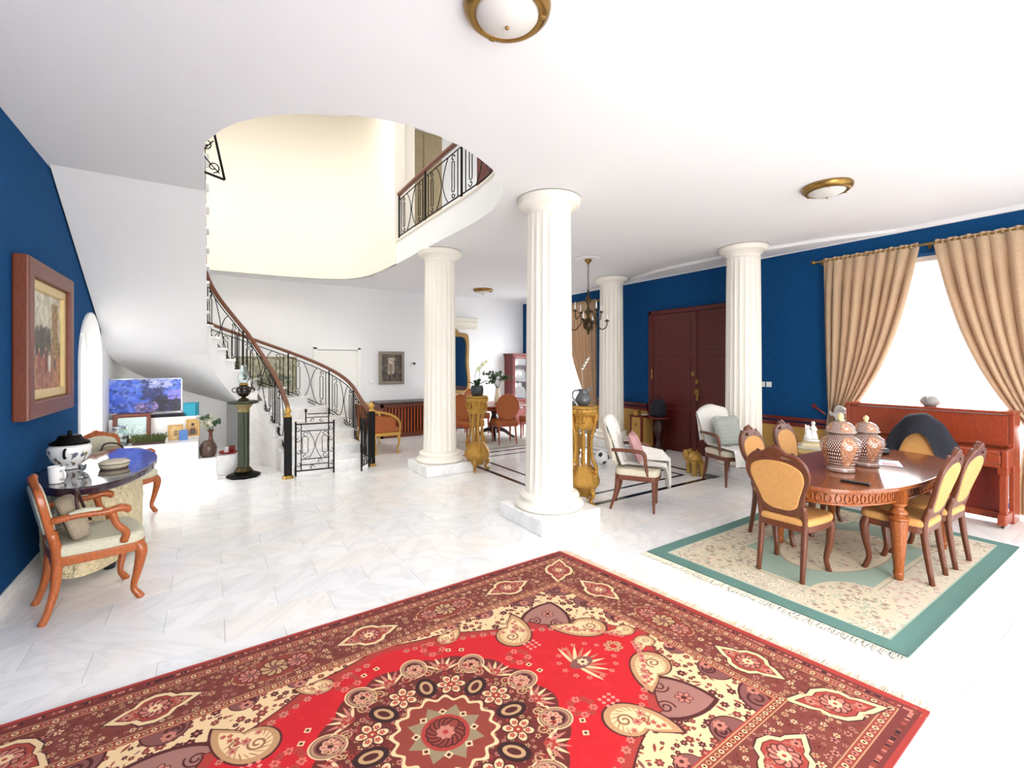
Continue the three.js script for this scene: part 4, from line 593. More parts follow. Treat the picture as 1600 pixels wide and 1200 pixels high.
// ---------- piano, curtains, door and the blue wall ----------
{
  const o = thing('upright_piano', 'reddish wooden upright piano below the bright window', 'piano', 6.78, 0, 1.76, -PI / 2), w = M.pianoWood, WD = 1.42;
  part(o, 'upper_case', rbox(WD - 0.06, 0.42, 0.24, 0.008, 0, 0.87, 0.0), w);
  part(o, 'lid', rbox(WD + 0.03, 0.03, 0.29, 0.008, 0, 1.105, 0.005), w);
  for (const s of [-1, 1]) { part(o, 'side_panel', rbox(0.04, 1.09, 0.25, 0.008, s * (WD / 2 - 0.01), 0.545, 0), w); part(o, 'cheek', rbox(0.05, 0.18, 0.3, 0.012, s * (WD / 2 - 0.015), 0.67, 0.24), w); part(o, 'leg', [rbox(0.055, 0.5, 0.06, 0.008, s * (WD / 2 - 0.03), 0.35, 0.33), rbox(0.075, 0.1, 0.09, 0.01, s * (WD / 2 - 0.03), 0.57, 0.33), rbox(0.06, 0.11, 0.36, 0.012, s * (WD / 2 - 0.03), 0.085, 0.24)], w); part(o, 'caster', cyl(0.018, 0.018, 0.02, s * (WD / 2 - 0.03), 0.018, 0.36, 12, 0, 0, PI / 2), M.blackPlastic); }
  const fb = part(o, 'fallboard', [rbox(WD - 0.08, 0.05, 0.26, 0.02, 0, 0.72, 0.25), rbox(WD - 0.08, 0.09, 0.03, 0.01, 0, 0.665, 0.375)], w); part(fb, 'hinge_strip', box(WD - 0.1, 0.006, 0.01, 0, 0.75, 0.13), M.brass);
  part(o, 'key_bed', rbox(WD - 0.08, 0.035, 0.3, 0.006, 0, 0.6, 0.23), w);
  part(o, 'lower_panel', rbox(WD - 0.08, 0.5, 0.03, 0.006, 0, 0.34, 0.09), M.mahogany); part(o, 'toe_rail', rbox(WD - 0.08, 0.07, 0.05, 0.008, 0, 0.06, 0.1), w); part(o, 'moulding', rbox(WD - 0.04, 0.025, 0.03, 0.006, 0, 0.78, 0.125), w);
  for (let i = -1; i <= 1; i++) part(o, 'pedal', rbox(0.03, 0.012, 0.1, 0.005, i * 0.08, 0.06, 0.16), M.brass);
  const d = thing('vase', 'small round grey vase standing on top of the piano', 'vase', 6.75, 1.12, 1.7); part(d, 'body', lathe([[0.001, 0], [0.05, 0], [0.085, 0.04], [0.09, 0.07], [0.07, 0.11], [0.04, 0.125], [0.001, 0.126]], 24), mat(0x9d9894, 0.4)); part(d, 'handle', [tor(0.03, 0.007, -0.08, 0.08, 0, 0, 0, 0, 14, 6)], mat(0x9d9894, 0.4));
}
function curtain(label, x, vTop0, vTop1, vTie0, vTie1, yTop, yTie, tied = true) {   // 0 = outer edge, 1 = inner edge (towards the pane)
  const o = thing('curtain', label, 'curtain');
  const N = 9, inner = (y) => { const u = Math.max(0, Math.min(1, (yTop - y) / (yTop - yTie))); return vTop1 + (vTie1 - vTop1) * (0.52 * u + 0.48 * Math.pow(u, 3.2)); }, outer = (y) => vTop0 + (vTie0 - vTop0) * Math.pow(Math.max(0, Math.min(1, (yTop - y) / (yTop - yTie))), 2.5);
  part(o, 'drape', sheet(156, 40, (u, w) => {
    const y = yTop - (yTop - yTie) * w, a = outer(y), b = inner(y), amp = 0.045 * (0.35 + 0.65 * Math.min(1, w * 5)) * (1 - 0.45 * w);
    const ph = u * N * 2 * PI + 0.7 * Math.sin(u * 9) + 0.5 * Math.sin(w * 3 + u * 5); return PV(x + amp * Math.sin(ph) + 0.015 * Math.sin(ph * 0.5), y, a + (b - a) * (u + 0.012 * Math.cos(ph)));
  }, 0.003), M.curtain);
  part(o, 'heading', sheet(104, 3, (u, w) => PV(x + 0.012 * Math.sin(u * 40 * PI), yTop + 0.05 - 0.05 * w + 0.006 * Math.sin(u * 53), vTop0 + (vTop1 - vTop0) * u), 0.006), M.curtain);
  const mid = (vTie0 + vTie1) / 2, hw = Math.abs(vTie0 - vTie1) / 2;
  part(o, 'drape_tail', sheet(90, 16, (u, w) => { const y = yTie - (yTie - 0.03) * w, s = 1 + 0.55 * Math.sin(Math.min(1, w * 1.3) * PI / 2), ph = u * 10 * 2 * PI; return PV(x + 0.028 * Math.sin(ph), y, mid + (vTie0 - mid) * (1 - 2 * u) * s); }, 0.003), M.curtain);
  if (tied) part(o, 'tieback', [limb([V3(x + 0.06, yTie + 0.04, -vTie0), V3(x - 0.055, yTie + 0.01, -(vTie0 + mid) / 2), V3(x - 0.07, yTie, -mid), V3(x - 0.055, yTie + 0.01, -(vTie1 + mid) / 2), V3(x + 0.06, yTie + 0.04, -vTie1)], [[0.012, 0.03], [0.012, 0.03], [0.012, 0.025], [0.012, 0.03], [0.012, 0.03]], 24, 10), limb([V3(x - 0.06, yTie + 0.02, -mid), V3(x - 0.1, yTie + 0.09, -mid + 0.06), V3(x - 0.09, yTie + 0.05, -mid + 0.14)], [0.02, 0.045, 0.03], 10, 8), limb([V3(x - 0.06, yTie + 0.02, -mid), V3(x - 0.1, yTie - 0.05, -mid + 0.06), V3(x - 0.09, yTie - 0.1, -mid + 0.12)], [0.02, 0.045, 0.03], 10, 8)], M.white, false, 'white knotted cloth tie');
}
curtain('beige gathered curtain tied back left of the piano', 7.0, 2.88, 1.87, 2.82, 2.6, 2.98, 0.92);
curtain('beige gathered curtain swept to the right above the piano end', 7.0, 0.66, 1.72, 0.75, 1.0, 2.98, 0.92);
curtain('beige curtain hanging at the far window behind the chandelier', 7.0, 7.3, 8.35, 7.3, 7.52, 2.95, 0.72, false);
{ const h = thing('curtain_holdback', 'short dark wooden holdback arm on the blue wall left of the curtain', 'holdback'); part(h, 'arm', limb([V3(7.13, 1.0, -3.05), V3(7.07, 0.95, -2.95), V3(7.05, 0.9, -2.87)], [0.016, 0.014, 0.012], 8, 8), M.mahogany); part(h, 'plate', rbox(0.015, 0.06, 0.05, 0.005, 7.141, 1.0, -3.05), M.mahogany); }
function rod(label, v0, v1, y) {
  const o = thing('curtain_rod', label, 'curtain rod'); part(o, 'pole', cyl(0.013, 0.013, v1 - v0, 7.0, y, -(v0 + v1) / 2, 12, PI / 2), M.brass);
  for (const v of [v0, v1]) part(o, 'finial', sph(0.028, 7.0, y, -v), M.brass); for (const v of [v0 + 0.06, (v0 + v1) / 2, v1 - 0.06]) part(o, 'bracket', [box(0.13, 0.015, 0.015, 7.08, y, -v), rbox(0.012, 0.06, 0.03, 0.004, 7.142, y, -v)], M.brass);
}
rod('brass curtain rod above the window with the piano', 0.6, 3.0, 3.0); rod('brass curtain rod above the far window', 7.22, 9.8, 2.97);
{ // double entrance door
  const d = structGroup('door_1'), x = W.right - 0.045, Y = 2.52, a = 3.95, b = 5.9, m = (a + b) / 2;
  part(d, 'door_frame', [rbox(0.07, Y + 0.08, 0.08, 0.01, x + 0.008, (Y + 0.08) / 2, -b), rbox(0.07, Y + 0.08, 0.08, 0.01, x + 0.008, (Y + 0.08) / 2, -a), rbox(0.07, 0.08, b - a + 0.08, 0.01, x + 0.008, Y + 0.045, -m)], M.doorWood);
  for (const s of [-1, 1]) {
    const c = m + s * (b - a - 0.08) / 4, wd = (b - a - 0.08) / 2 - 0.006;
    const leaf = part(d, 'door_leaf', rbox(0.045, Y, wd, 0.006, x + 0.01, Y / 2, -c), M.doorWood);
    for (const [y0, y1] of [[0.12, 0.75], [0.87, 1.72], [1.84, 2.4]]) part(leaf, 'panel', [rbox(0.02, y1 - y0, wd - 0.22, 0.009, x - 0.012, (y0 + y1) / 2, -c), ...[y0, y1].map((y) => rbox(0.022, 0.025, wd - 0.18, 0.008, x - 0.014, y, -c)), ...[-1, 1].map((q) => rbox(0.022, y1 - y0, 0.025, 0.008, x - 0.014, (y0 + y1) / 2, -c + q * (wd / 2 - 0.1)))], M.doorWood);
    for (const y of [0.4, 1.35, 1.45]) part(leaf, 'hinge', cyl(0.012, 0.012, 0.08, x - 0.03, y, -(m + s * (b - a - 0.1) / 2), 10), M.brass);
  }
  part(d, 'cover_strip', rbox(0.025, Y, 0.07, 0.006, x - 0.018, Y / 2, -m), M.doorWood);
  for (const [y, v] of [[1.42, m + 0.03], [1.28, m - 0.05], [1.1, m - 0.03]]) part(d, 'lock', [rbox(0.012, 0.08, 0.045, 0.004, x - 0.034, y, -v), cyl(0.016, 0.016, 0.03, x - 0.045, y, -v, 14, 0, 0, PI / 2)], M.brass);
  part(d, 'door_handle', [rbox(0.012, 0.2, 0.045, 0.004, x - 0.034, 1.05, -(m - 0.06)), tube([V3(x - 0.04, 1.08, -(m - 0.06)), V3(x - 0.08, 1.08, -(m - 0.06)), V3(x - 0.085, 1.07, -(m - 0.14))], 0.01, 10, 8)], M.brass);
}
{ // switches
  const sw = (label, x, y, v, t) => { const o = thing('light_switch', label, 'switch', x, y, v, t); part(o, 'plate', rbox(0.08, 0.08, 0.012, 0.004), M.whitePlastic); part(o, 'rocker', rbox(0.035, 0.05, 0.008, 0.003, 0, 0, 0.008), M.whitePlastic); };
  sw('white light switch on the blue wall, next to the column edge', 7.143, 1.28, 3.78, -PI / 2); sw('white light switch on the blue wall, nearer the curtain', 7.143, 1.28, 3.68, -PI / 2); sw('white light switch low on the back wall beside the white door', 3.0, 1.2, W.back - 0.007, 0);
  const t = thing('thermostat', 'small dark thermostat on the white back wall', 'thermostat', 4.0, 1.6, W.back - 0.011, 0); part(t, 'case', rbox(0.11, 0.08, 0.02, 0.006), M.whitePlastic); part(t, 'display', rbox(0.07, 0.05, 0.006, 0.002, 0.01, 0, 0.011), M.blackPlastic);
}
{ // small table with figurine behind the dining table
  const t = thing('side_table', 'small cream side table with gold edge behind the dining table', 'table', 6.3, 0, 2.72);
  part(t, 'top', rbox(0.4, 0.03, 0.4, 0.01, 0, 0.555, 0), M.creamCloth); part(t, 'edge', rbox(0.37, 0.05, 0.37, 0.008, 0, 0.515, 0), mat(0xd9b873, 0.4)); for (const x of [-1, 1]) for (const z of [-1, 1]) part(t, 'leg', limb([V3(x * 0.15, 0.5, z * 0.15), V3(x * 0.17, 0.35, z * 0.17), V3(x * 0.14, 0.12, z * 0.14), V3(x * 0.17, 0, z * 0.17)], [0.022, 0.022, 0.013, 0.016], 10, 8), mat(0xd9b873, 0.4));
  ['gold-yellow book at the bottom of the stack under the figurine', 'cream book in the middle of the stack under the figurine', 'tan book directly beneath the white figurine'].forEach((label, i) => { const b = thing('book', label, 'book', 6.3, 0.5705 + i * 0.0188, 2.72, 0.3 + i * 0.1, 'books under the figurine'), w = 0.26 - i * 0.02, m = mat([0xe8d8a8, 0xf1ead8, 0xd6bf85][i], 0.6); part(b, 'cover', [rbox(w, 0.003, 0.19, 0.001, 0, 0.0015, 0), rbox(w, 0.003, 0.19, 0.001, 0, 0.0165, 0), rbox(0.003, 0.018, 0.19, 0.001, -w / 2 + 0.0015, 0.009, 0)], m); part(b, 'pages', box(w - 0.008, 0.012, 0.18, 0.001, 0.009, 0), M.white); });
  const f = thing('figurine', 'white porcelain figurine of an embracing pair on the books', 'figurine', 6.3, 0.6275, 2.72, -0.6), m = M.ceramic;
  part(f, 'base', lathe([[0.001, 0], [0.09, 0], [0.092, 0.012], [0.075, 0.022], [0.001, 0.024]], 24), m);
  part(f, 'figure', [lathe([[0.001, 0.02], [0.055, 0.02], [0.05, 0.06], [0.035, 0.11], [0.03, 0.14], [0.036, 0.165], [0.022, 0.19], [0.012, 0.2], [0.001, 0.2]], 18, 0.02), sph(0.025, 0.02, 0.222, 0, 0.9, 1.1, 0.95), limb([V3(0.045, 0.175, 0), V3(0.03, 0.14, 0.045), V3(-0.03, 0.14, 0.04)], [0.011, 0.01, 0.008], 8, 8)], m);
  part(f, 'figure', [lathe([[0.001, 0.02], [0.05, 0.02], [0.042, 0.06], [0.03, 0.1], [0.034, 0.13], [0.02, 0.15], [0.001, 0.155]], 18, -0.045), sph(0.022, -0.045, 0.175, 0, 0.9, 1.1, 0.95), limb([V3(-0.07, 0.14, 0), V3(-0.085, 0.16, 0.02), V3(-0.08, 0.21, 0.01)], [0.01, 0.009, 0.007], 8, 8)], m);
}
{ // writing chest beside the entrance door with its clutter
  const c = thing('writing_chest', 'low wooden chest with ochre front left of the red door', 'chest', 6.86, 0, 5.9, -PI / 2);
  part(c, 'body', rbox(0.27, 0.56, 0.34, 0.01, 0, 0.31, 0), M.ochre); part(c, 'top', rbox(0.31, 0.03, 0.38, 0.008, 0, 0.605, 0), M.mahogany); for (const x of [-1, 1]) for (const z of [-1, 1]) part(c, 'corner_post', rbox(0.04, 0.6, 0.04, 0.006, x * 0.125, 0.3, z * 0.16), M.mahogany); part(c, 'lock_plate', rbox(0.05, 0.07, 0.01, 0.004, 0, 0.45, 0.174), M.brass);
  const b = thing('handbag', 'navy cloth bag standing on the low table at the red door edge', 'bag', 6.88, 0.6205, 5.54, -0.5); part(b, 'body', [lathe([[0.001, 0], [0.12, 0], [0.145, 0.07], [0.13, 0.2], [0.09, 0.29], [0.05, 0.31], [0.001, 0.312]], 22)], M.navy); part(b, 'strap', tor(0.06, 0.01, 0, 0.31, 0, 0, 0, 0, 18, 6, PI), M.navy);
  const t = thing('half_round_table', 'small dark red turned table against the entrance door', 'table', 6.88, 0, 5.54); part(t, 'top', cyl(0.185, 0.185, 0.03, 0, 0.605, 0, 32), M.mahogany); part(t, 'stem', lathe([[0.001, 0.59], [0.06, 0.59], [0.05, 0.54], [0.09, 0.45], [0.1, 0.36], [0.05, 0.25], [0.035, 0.18], [0.06, 0.1], [0.13, 0.03], [0.14, 0.0], [0.001, 0]], 24), M.darkWood);
  const g = thing('gold_box', 'small shiny gold box on the chest by the door', 'box', 6.76, 0.62, 5.93, 0.1); part(g, 'body', rbox(0.13, 0.07, 0.09, 0.008, 0, 0.035, 0), M.goldPlain); part(g, 'lid', rbox(0.135, 0.02, 0.095, 0.008, 0, 0.079, 0), M.goldPlain);
  const p = thing('paper_stack', 'loose white papers lying on the chest by the door', 'papers', 6.9, 0.62, 5.9, 1.5); for (let i = 0; i < 3; i++) part(p, 'sheet', rbox(0.17, 0.004, 0.13, 0.001, 0, 0.002 + i * 0.0042, 0, 0, i * 0.25, 0), M.white);
}
// ---------- ceiling lamps and chandelier ----------
{
  const mk = (label, x, v, s = 1) => { const o = thing('ceiling_light', label, 'ceiling light', x, W.H, v, 0, 'round brass ceiling lights'); part(o, 'rim', lathe([[0.12, 0], [0.2, 0], [0.205, -0.012], [0.2, -0.035], [0.178, -0.055], [0.158, -0.06], [0.15, -0.05], [0.12, -0.02]].reverse().map((p) => [p[0] * s, p[1] * s]), 48), M.brass); part(o, 'glass_bowl', lathe([[0.001, -0.105], [0.05, -0.1], [0.1, -0.083], [0.14, -0.06], [0.152, -0.045], [0.14, -0.02]].map((p) => [p[0] * s, p[1] * s]), 48), M.frosted); part(o, 'knob', sph(0.01 * s, 0, -0.108 * s, 0), M.brass); for (let i = 0; i < 3; i++) part(o, 'clip', rbox(0.03, 0.012, 0.02, 0.004, Math.cos(i * 2.1 + 0.6) * 0.165 * s, -0.058 * s, Math.sin(i * 2.1 + 0.6) * 0.165 * s), M.brass); };
  mk('round brass ceiling light nearest the viewer at the top edge', 1.16, 1.8); mk('round brass ceiling light above the dining table side', 4.87, 1.97, 1.02); mk('small round ceiling light far back beside the second column', 5.15, 9.0, 1.1);
  const o = thing('chandelier', 'aged brass candle chandelier hanging beside the fluted column', 'chandelier', 5.04, 0, 5.43), m = M.bronze;
  part(o, 'ceiling_rose', lathe([[0.001, 3.28], [0.2, 3.28], [0.2, 3.268], [0.17, 3.262], [0.001, 3.262]].reverse(), 40), M.ceiling); part(o, 'canopy', lathe([[0.001, 3.262], [0.06, 3.262], [0.055, 3.24], [0.02, 3.2], [0.012, 3.18], [0.001, 3.18]].reverse(), 20), M.brass);
  for (let i = 0; i < 14; i++) part(o, 'chain_link', tor(0.016, 0.0035, 0, 3.17 - i * 0.029, 0, 0, i % 2 * PI / 2, 0, 12, 5).scale(1, 1, 1), m);
  part(o, 'stem', lathe([[0.001, 2.78], [0.012, 2.78], [0.018, 2.74], [0.01, 2.71], [0.02, 2.68], [0.045, 2.64], [0.05, 2.6], [0.02, 2.55], [0.015, 2.5], [0.03, 2.46], [0.035, 2.4], [0.02, 2.34], [0.05, 2.3], [0.075, 2.24], [0.07, 2.18], [0.03, 2.13], [0.02, 2.1], [0.025, 2.08], [0.001, 2.06]].reverse(), 22), m);
  for (let k = 0; k < 8; k++) { const a = k / 8 * 2 * PI + 0.2, R = k % 2 ? 0.3 : 0.24, y0 = k % 2 ? 2.2 : 2.36, dx = Math.cos(a), dz = Math.sin(a), q = (r, y) => V3(dx * r, y, dz * r);
    const arm = part(o, 'arm', tube([q(0.03, y0 + 0.05), q(0.09, y0 + 0.08), q(0.15, y0), q(0.22, y0 - 0.06), q(R - 0.01, y0 - 0.02), q(R, y0 + 0.06)], 0.0085, 24, 7), m); part(arm, 'drip_pan', lathe([[0.001, 0], [0.015, 0], [0.042, 0.014], [0.045, 0.02], [0.012, 0.016], [0.012, 0.04], [0.001, 0.04]], 16, dx * R, y0 + 0.055, dz * R), m); part(arm, 'candle', cyl(0.011, 0.011, 0.08, dx * R, y0 + 0.13, dz * R, 10), M.ceramic); part(arm, 'bulb', lathe([[0.001, 0], [0.008, 0.002], [0.011, 0.018], [0.006, 0.036], [0.001, 0.045]], 10, dx * R, y0 + 0.17, dz * R), M.frosted); }
}
// ---------- left side: console, armchairs, painting ----------
const SEATC = M.seatGreen;
function frenchChair(label, x, v, turn) {
  const o = thing('armchair', label, 'armchair', x, 0, v, turn, 'carved orange wood armchairs by the blue wall'), wd = M.cherry;
  const outer = splineShape([[0, 0.9], [0.07, 0.885], [0.13, 0.86], [0.205, 0.84], [0.235, 0.78], [0.235, 0.68], [0.22, 0.56], [0.18, 0.5], [0, 0.49], [-0.18, 0.5], [-0.22, 0.56], [-0.235, 0.68], [-0.235, 0.78], [-0.205, 0.84], [-0.13, 0.86], [-0.07, 0.885]], 90);
  const hole = [[0, 0.845], [0.1, 0.83], [0.175, 0.795], [0.195, 0.74], [0.192, 0.66], [0.18, 0.58], [0.14, 0.54], [0, 0.53], [-0.14, 0.54], [-0.18, 0.58], [-0.192, 0.66], [-0.195, 0.74], [-0.175, 0.795], [-0.1, 0.83]];
  outer.holes.push(splineShape(hole, 60)); const tilt = (g, z = 0) => { g.translate(0, -0.45, z - 0.02); g.rotateX(-0.2); g.translate(0, 0.45, -0.2); return g; };
  part(o, 'back_frame', tilt(ext(outer, 0.04, 0.01, 8, 2)), wd); for (const [a, b, r] of [[0, 0.885, 0.028], [0.06, 0.872, 0.018], [-0.06, 0.872, 0.018]]) part(o, 'carved_rosette', tilt(sph(r, a, b, 0.03, 1.3, 0.85, 0.7)), wd);
  part(o, 'back_cushion', tilt(ext(splineShape(hole.map(([a, b]) => [a * 1.03, b]), 60), 0.06, 0.02, 8, 3), -0.01), SEATC);
  const seat = splineShape([[0, 0.26], [0.15, 0.25], [0.24, 0.215], [0.25, 0.12], [0.225, -0.1], [0.19, -0.2], [0, -0.21], [-0.19, -0.2], [-0.225, -0.1], [-0.25, 0.12], [-0.24, 0.215], [-0.15, 0.25]], 60);
  part(o, 'seat_cushion', ext(seat, 0.085, 0.03, 8, 3).rotateX(PI / 2).translate(0, 0.465, 0), SEATC); part(o, 'seat_rail', ext(seat, 0.06, 0.01, 8, 2).rotateX(PI / 2).scale(1.01, 1, 1.01).translate(0, 0.395, 0), wd);
  for (const s of [-1, 1]) {
    part(o, 'leg', limb([V3(s * 0.21, 0.39, 0.19), V3(s * 0.235, 0.33, 0.215), V3(s * 0.222, 0.2, 0.2), V3(s * 0.2, 0.08, 0.18), V3(s * 0.21, 0.025, 0.205), V3(s * 0.215, 0, 0.22)], [0.036, 0.036, 0.026, 0.018, 0.022, 0.022], 18, 10), wd);
    part(o, 'leg', limb([V3(s * 0.19, 0.56, -0.215), V3(s * 0.185, 0.4, -0.19), V3(s * 0.185, 0.2, -0.2), V3(s * 0.19, 0.06, -0.235), V3(s * 0.19, 0, -0.26)], [0.026, 0.03, 0.024, 0.02, 0.022], 14, 10), wd);
    const arm = part(o, 'arm', [limb([V3(s * 0.215, 0.63, -0.22), V3(s * 0.24, 0.645, -0.1), V3(s * 0.262, 0.64, 0.02), V3(s * 0.262, 0.65, 0.1), V3(s * 0.262, 0.632, 0.14), V3(s * 0.262, 0.615, 0.125)], [0.022, 0.02, 0.022, 0.026, 0.022, 0.014], 20, 10), limb([V3(s * 0.24, 0.42, 0.12), V3(s * 0.262, 0.48, 0.13), V3(s * 0.266, 0.55, 0.08), V3(s * 0.262, 0.63, 0.06)], [0.026, 0.022, 0.02, 0.022], 14, 10)], wd); part(arm, 'arm_pad', limb([V3(s * 0.23, 0.66, -0.14), V3(s * 0.246, 0.672, -0.07), V3(s * 0.258, 0.664, 0.01)], [[0.016, 0.01], [0.024, 0.016], [0.016, 0.01]], 12, 10), SEATC);
  }
  return o;
}
const fc = frenchChair('carved orange wood armchair with pale seat in the left foreground', -0.67, 4.16, 1.87);
copyOf(fc, 'carved orange wood armchair behind the dark console, before the arched window', -0.8, 0, 6.22, 0.85);
{ // shoulder bags left on the two chairs
  const bag = (label, x, y, v, t, lean) => { const o = thing('shoulder_bag', label, 'bag', x, y, v, t); const b = part(o, 'body', [ext(splineShape([[0, 0.0], [0.12, 0.01], [0.16, 0.08], [0.13, 0.2], [0.06, 0.27], [0, 0.28], [-0.06, 0.27], [-0.13, 0.2], [-0.16, 0.08], [-0.12, 0.01]], 50), 0.1, 0.03, 8, 3).translate(0, 0, -0.05).rotateX(lean)], M.bagCloth); part(b, 'strap', tube([V3(-0.13, 0.2, 0.03), V3(-0.08, 0.3, 0.06), V3(0.05, 0.27, 0.075), V3(0.1, 0.15, 0.075), V3(0.13, 0.03, 0.08)].map((p) => p.applyAxisAngle(V3(1, 0, 0), lean)), 0.009, 24, 6), M.darkWood); return o; };
  bag('grey-brown shoulder bag with dark strap on the front left armchair', -0.72, 0.468, 4.1, 1.87, -0.3); bag('grey-brown bag resting on the armchair behind the console', -0.83, 0.468, 6.25, 0.85, -0.3);
}
{
  const o = thing('console_table', 'dark oval console with carved cream stone base against the blue wall', 'table', -0.76, 0, 5.14);
  const el = (a, b, n = 64) => { const p = []; for (let i = 0; i < n; i++) { const t = i / n * 2 * PI; p.push([a * Math.cos(t), b * Math.sin(t)]); } return p; };
  part(o, 'top', ext(shapeOf(el(0.36, 0.88)), 0.055, 0.012, 8, 3).rotateX(-PI / 2).translate(0, 0.69, 0), M.darkTop);
  const stone = mat(0xf6e4b8, 0.6, { map: speckMap, bumpMap: carveMap, bumpScale: 0.02 });
  part(o, 'base', grid(120, 20, (u, w) => { const t = u * 2 * PI, k = 1 + 0.05 * Math.sin(w * PI) + 0.012 * Math.sin(u * 2 * PI * 22) * Math.sin(w * PI * 4), n = 0.012 * fbm(u * 40, w * 9, 3, 3); return V3((0.29 * k + n) * Math.cos(t) - 0.06, 0.05 + 0.645 * w, (0.74 * k + n) * Math.sin(t) - 0.1); }), stone);
  part(o, 'base_plate', [ext(shapeOf(el(0.26, 0.72)), 0.03).rotateX(-PI / 2).translate(-0.06, 0.04, -0.1)], stone);
  for (const [x, z] of [[0.1, 0.42], [0.1, -0.6], [-0.24, 0.42], [-0.24, -0.6]]) part(o, 'foot', cyl(0.04, 0.035, 0.045, x, 0.0225, z, 16), M.blackPlastic);
  const Y = 0.7455;
  const s = thing('tureen', 'large white floral tureen with dark lid on the console', 'tureen', -0.96, Y, 5.1);
  const fl = canvas(512, 256, (c, w, h) => { seed = 5; c.fillStyle = '#efefec'; c.fillRect(0, 0, w, h); for (let i = 0; i < 46; i++) { const x = rnd() * w, y = h * (0.3 + 0.4 * rnd()); leafy(c, x, y, rnd() * 6, 22, 5, '#69765c'); flower(c, x, y, 10, 6, ['#8a6f6a', '#a38a5a', '#6f6f86'][i % 3], '#4a3d38'); } });
  part(s, 'bowl', lathe([[0.001, 0], [0.075, 0], [0.08, 0.012], [0.065, 0.025], [0.11, 0.06], [0.135, 0.12], [0.135, 0.17], [0.12, 0.2], [0.001, 0.2]], 36), mat(0xffffff, 0.2, { map: fl }), true); const lid = part(s, 'lid', lathe([[0.001, 0.2], [0.125, 0.2], [0.122, 0.215], [0.08, 0.24], [0.07, 0.27], [0.001, 0.272]], 36), M.blackGloss); part(lid, 'knob', lathe([[0.001, 0.27], [0.02, 0.27], [0.012, 0.285], [0.018, 0.3], [0.001, 0.31]], 16), M.blackGloss); for (const q of [-1, 1]) part(s, 'handle', tor(0.035, 0.008, 0.0, 0.14, q * 0.145, 0, PI / 2, 0, 18, 8), M.blackGloss);
  const mg = thing('mug', 'white mug with small dark print on the console near the armchair', 'mug', -0.92, Y, 4.52, -0.9); const mm = canvas(256, 128, (c, w, h) => { c.fillStyle = '#f4f2ef'; c.fillRect(0, 0, w, h); seed = 3; for (let i = 0; i < 26; i++) leafy(c, 100 + rnd() * 70, 40 + rnd() * 55, rnd() * 6, 14, 4, ['#6d5a5e', '#9b7f80', '#55606d'][i % 3]); }); part(mg, 'cup', lathe([[0.001, 0.004], [0.036, 0], [0.04, 0.006], [0.048, 0.12], [0.045, 0.12], [0.038, 0.012], [0.001, 0.012]], 28), mat(0xffffff, 0.2, { map: mm }), true); part(mg, 'handle', tor(0.032, 0.007, 0.062, 0.062, 0, 0, 0, 0, 20, 8), M.ceramic);
  const d = thing('round_box', 'flat round cream woven box with lid on the console', 'box', -0.66, Y, 4.92); part(d, 'body', lathe([[0.001, 0], [0.085, 0], [0.095, 0.02], [0.095, 0.04], [0.001, 0.04]], 30), mat(0xd9cbb0, 0.8, { map: clothMap })); part(d, 'lid', lathe([[0.001, 0.04], [0.1, 0.04], [0.103, 0.05], [0.08, 0.064], [0.03, 0.072], [0.001, 0.073]], 30), mat(0xe2d8c2, 0.8, { map: clothMap }));
  const st = thing('stemmed_glass', 'small clear stemmed glass beside the white mug', 'glass', -0.8, Y, 4.62); part(st, 'foot', lathe([[0.001, 0], [0.03, 0], [0.028, 0.004], [0.004, 0.008], [0.004, 0.05], [0.02, 0.065], [0.025, 0.1], [0.022, 0.1], [0.017, 0.068], [0.001, 0.058]], 20), M.solidGlass);
  part(st, 'rim', tor(0.0235, 0.0012, 0, 0.1, 0, PI / 2, 0, 0, 24, 6), M.solidGlass);
}
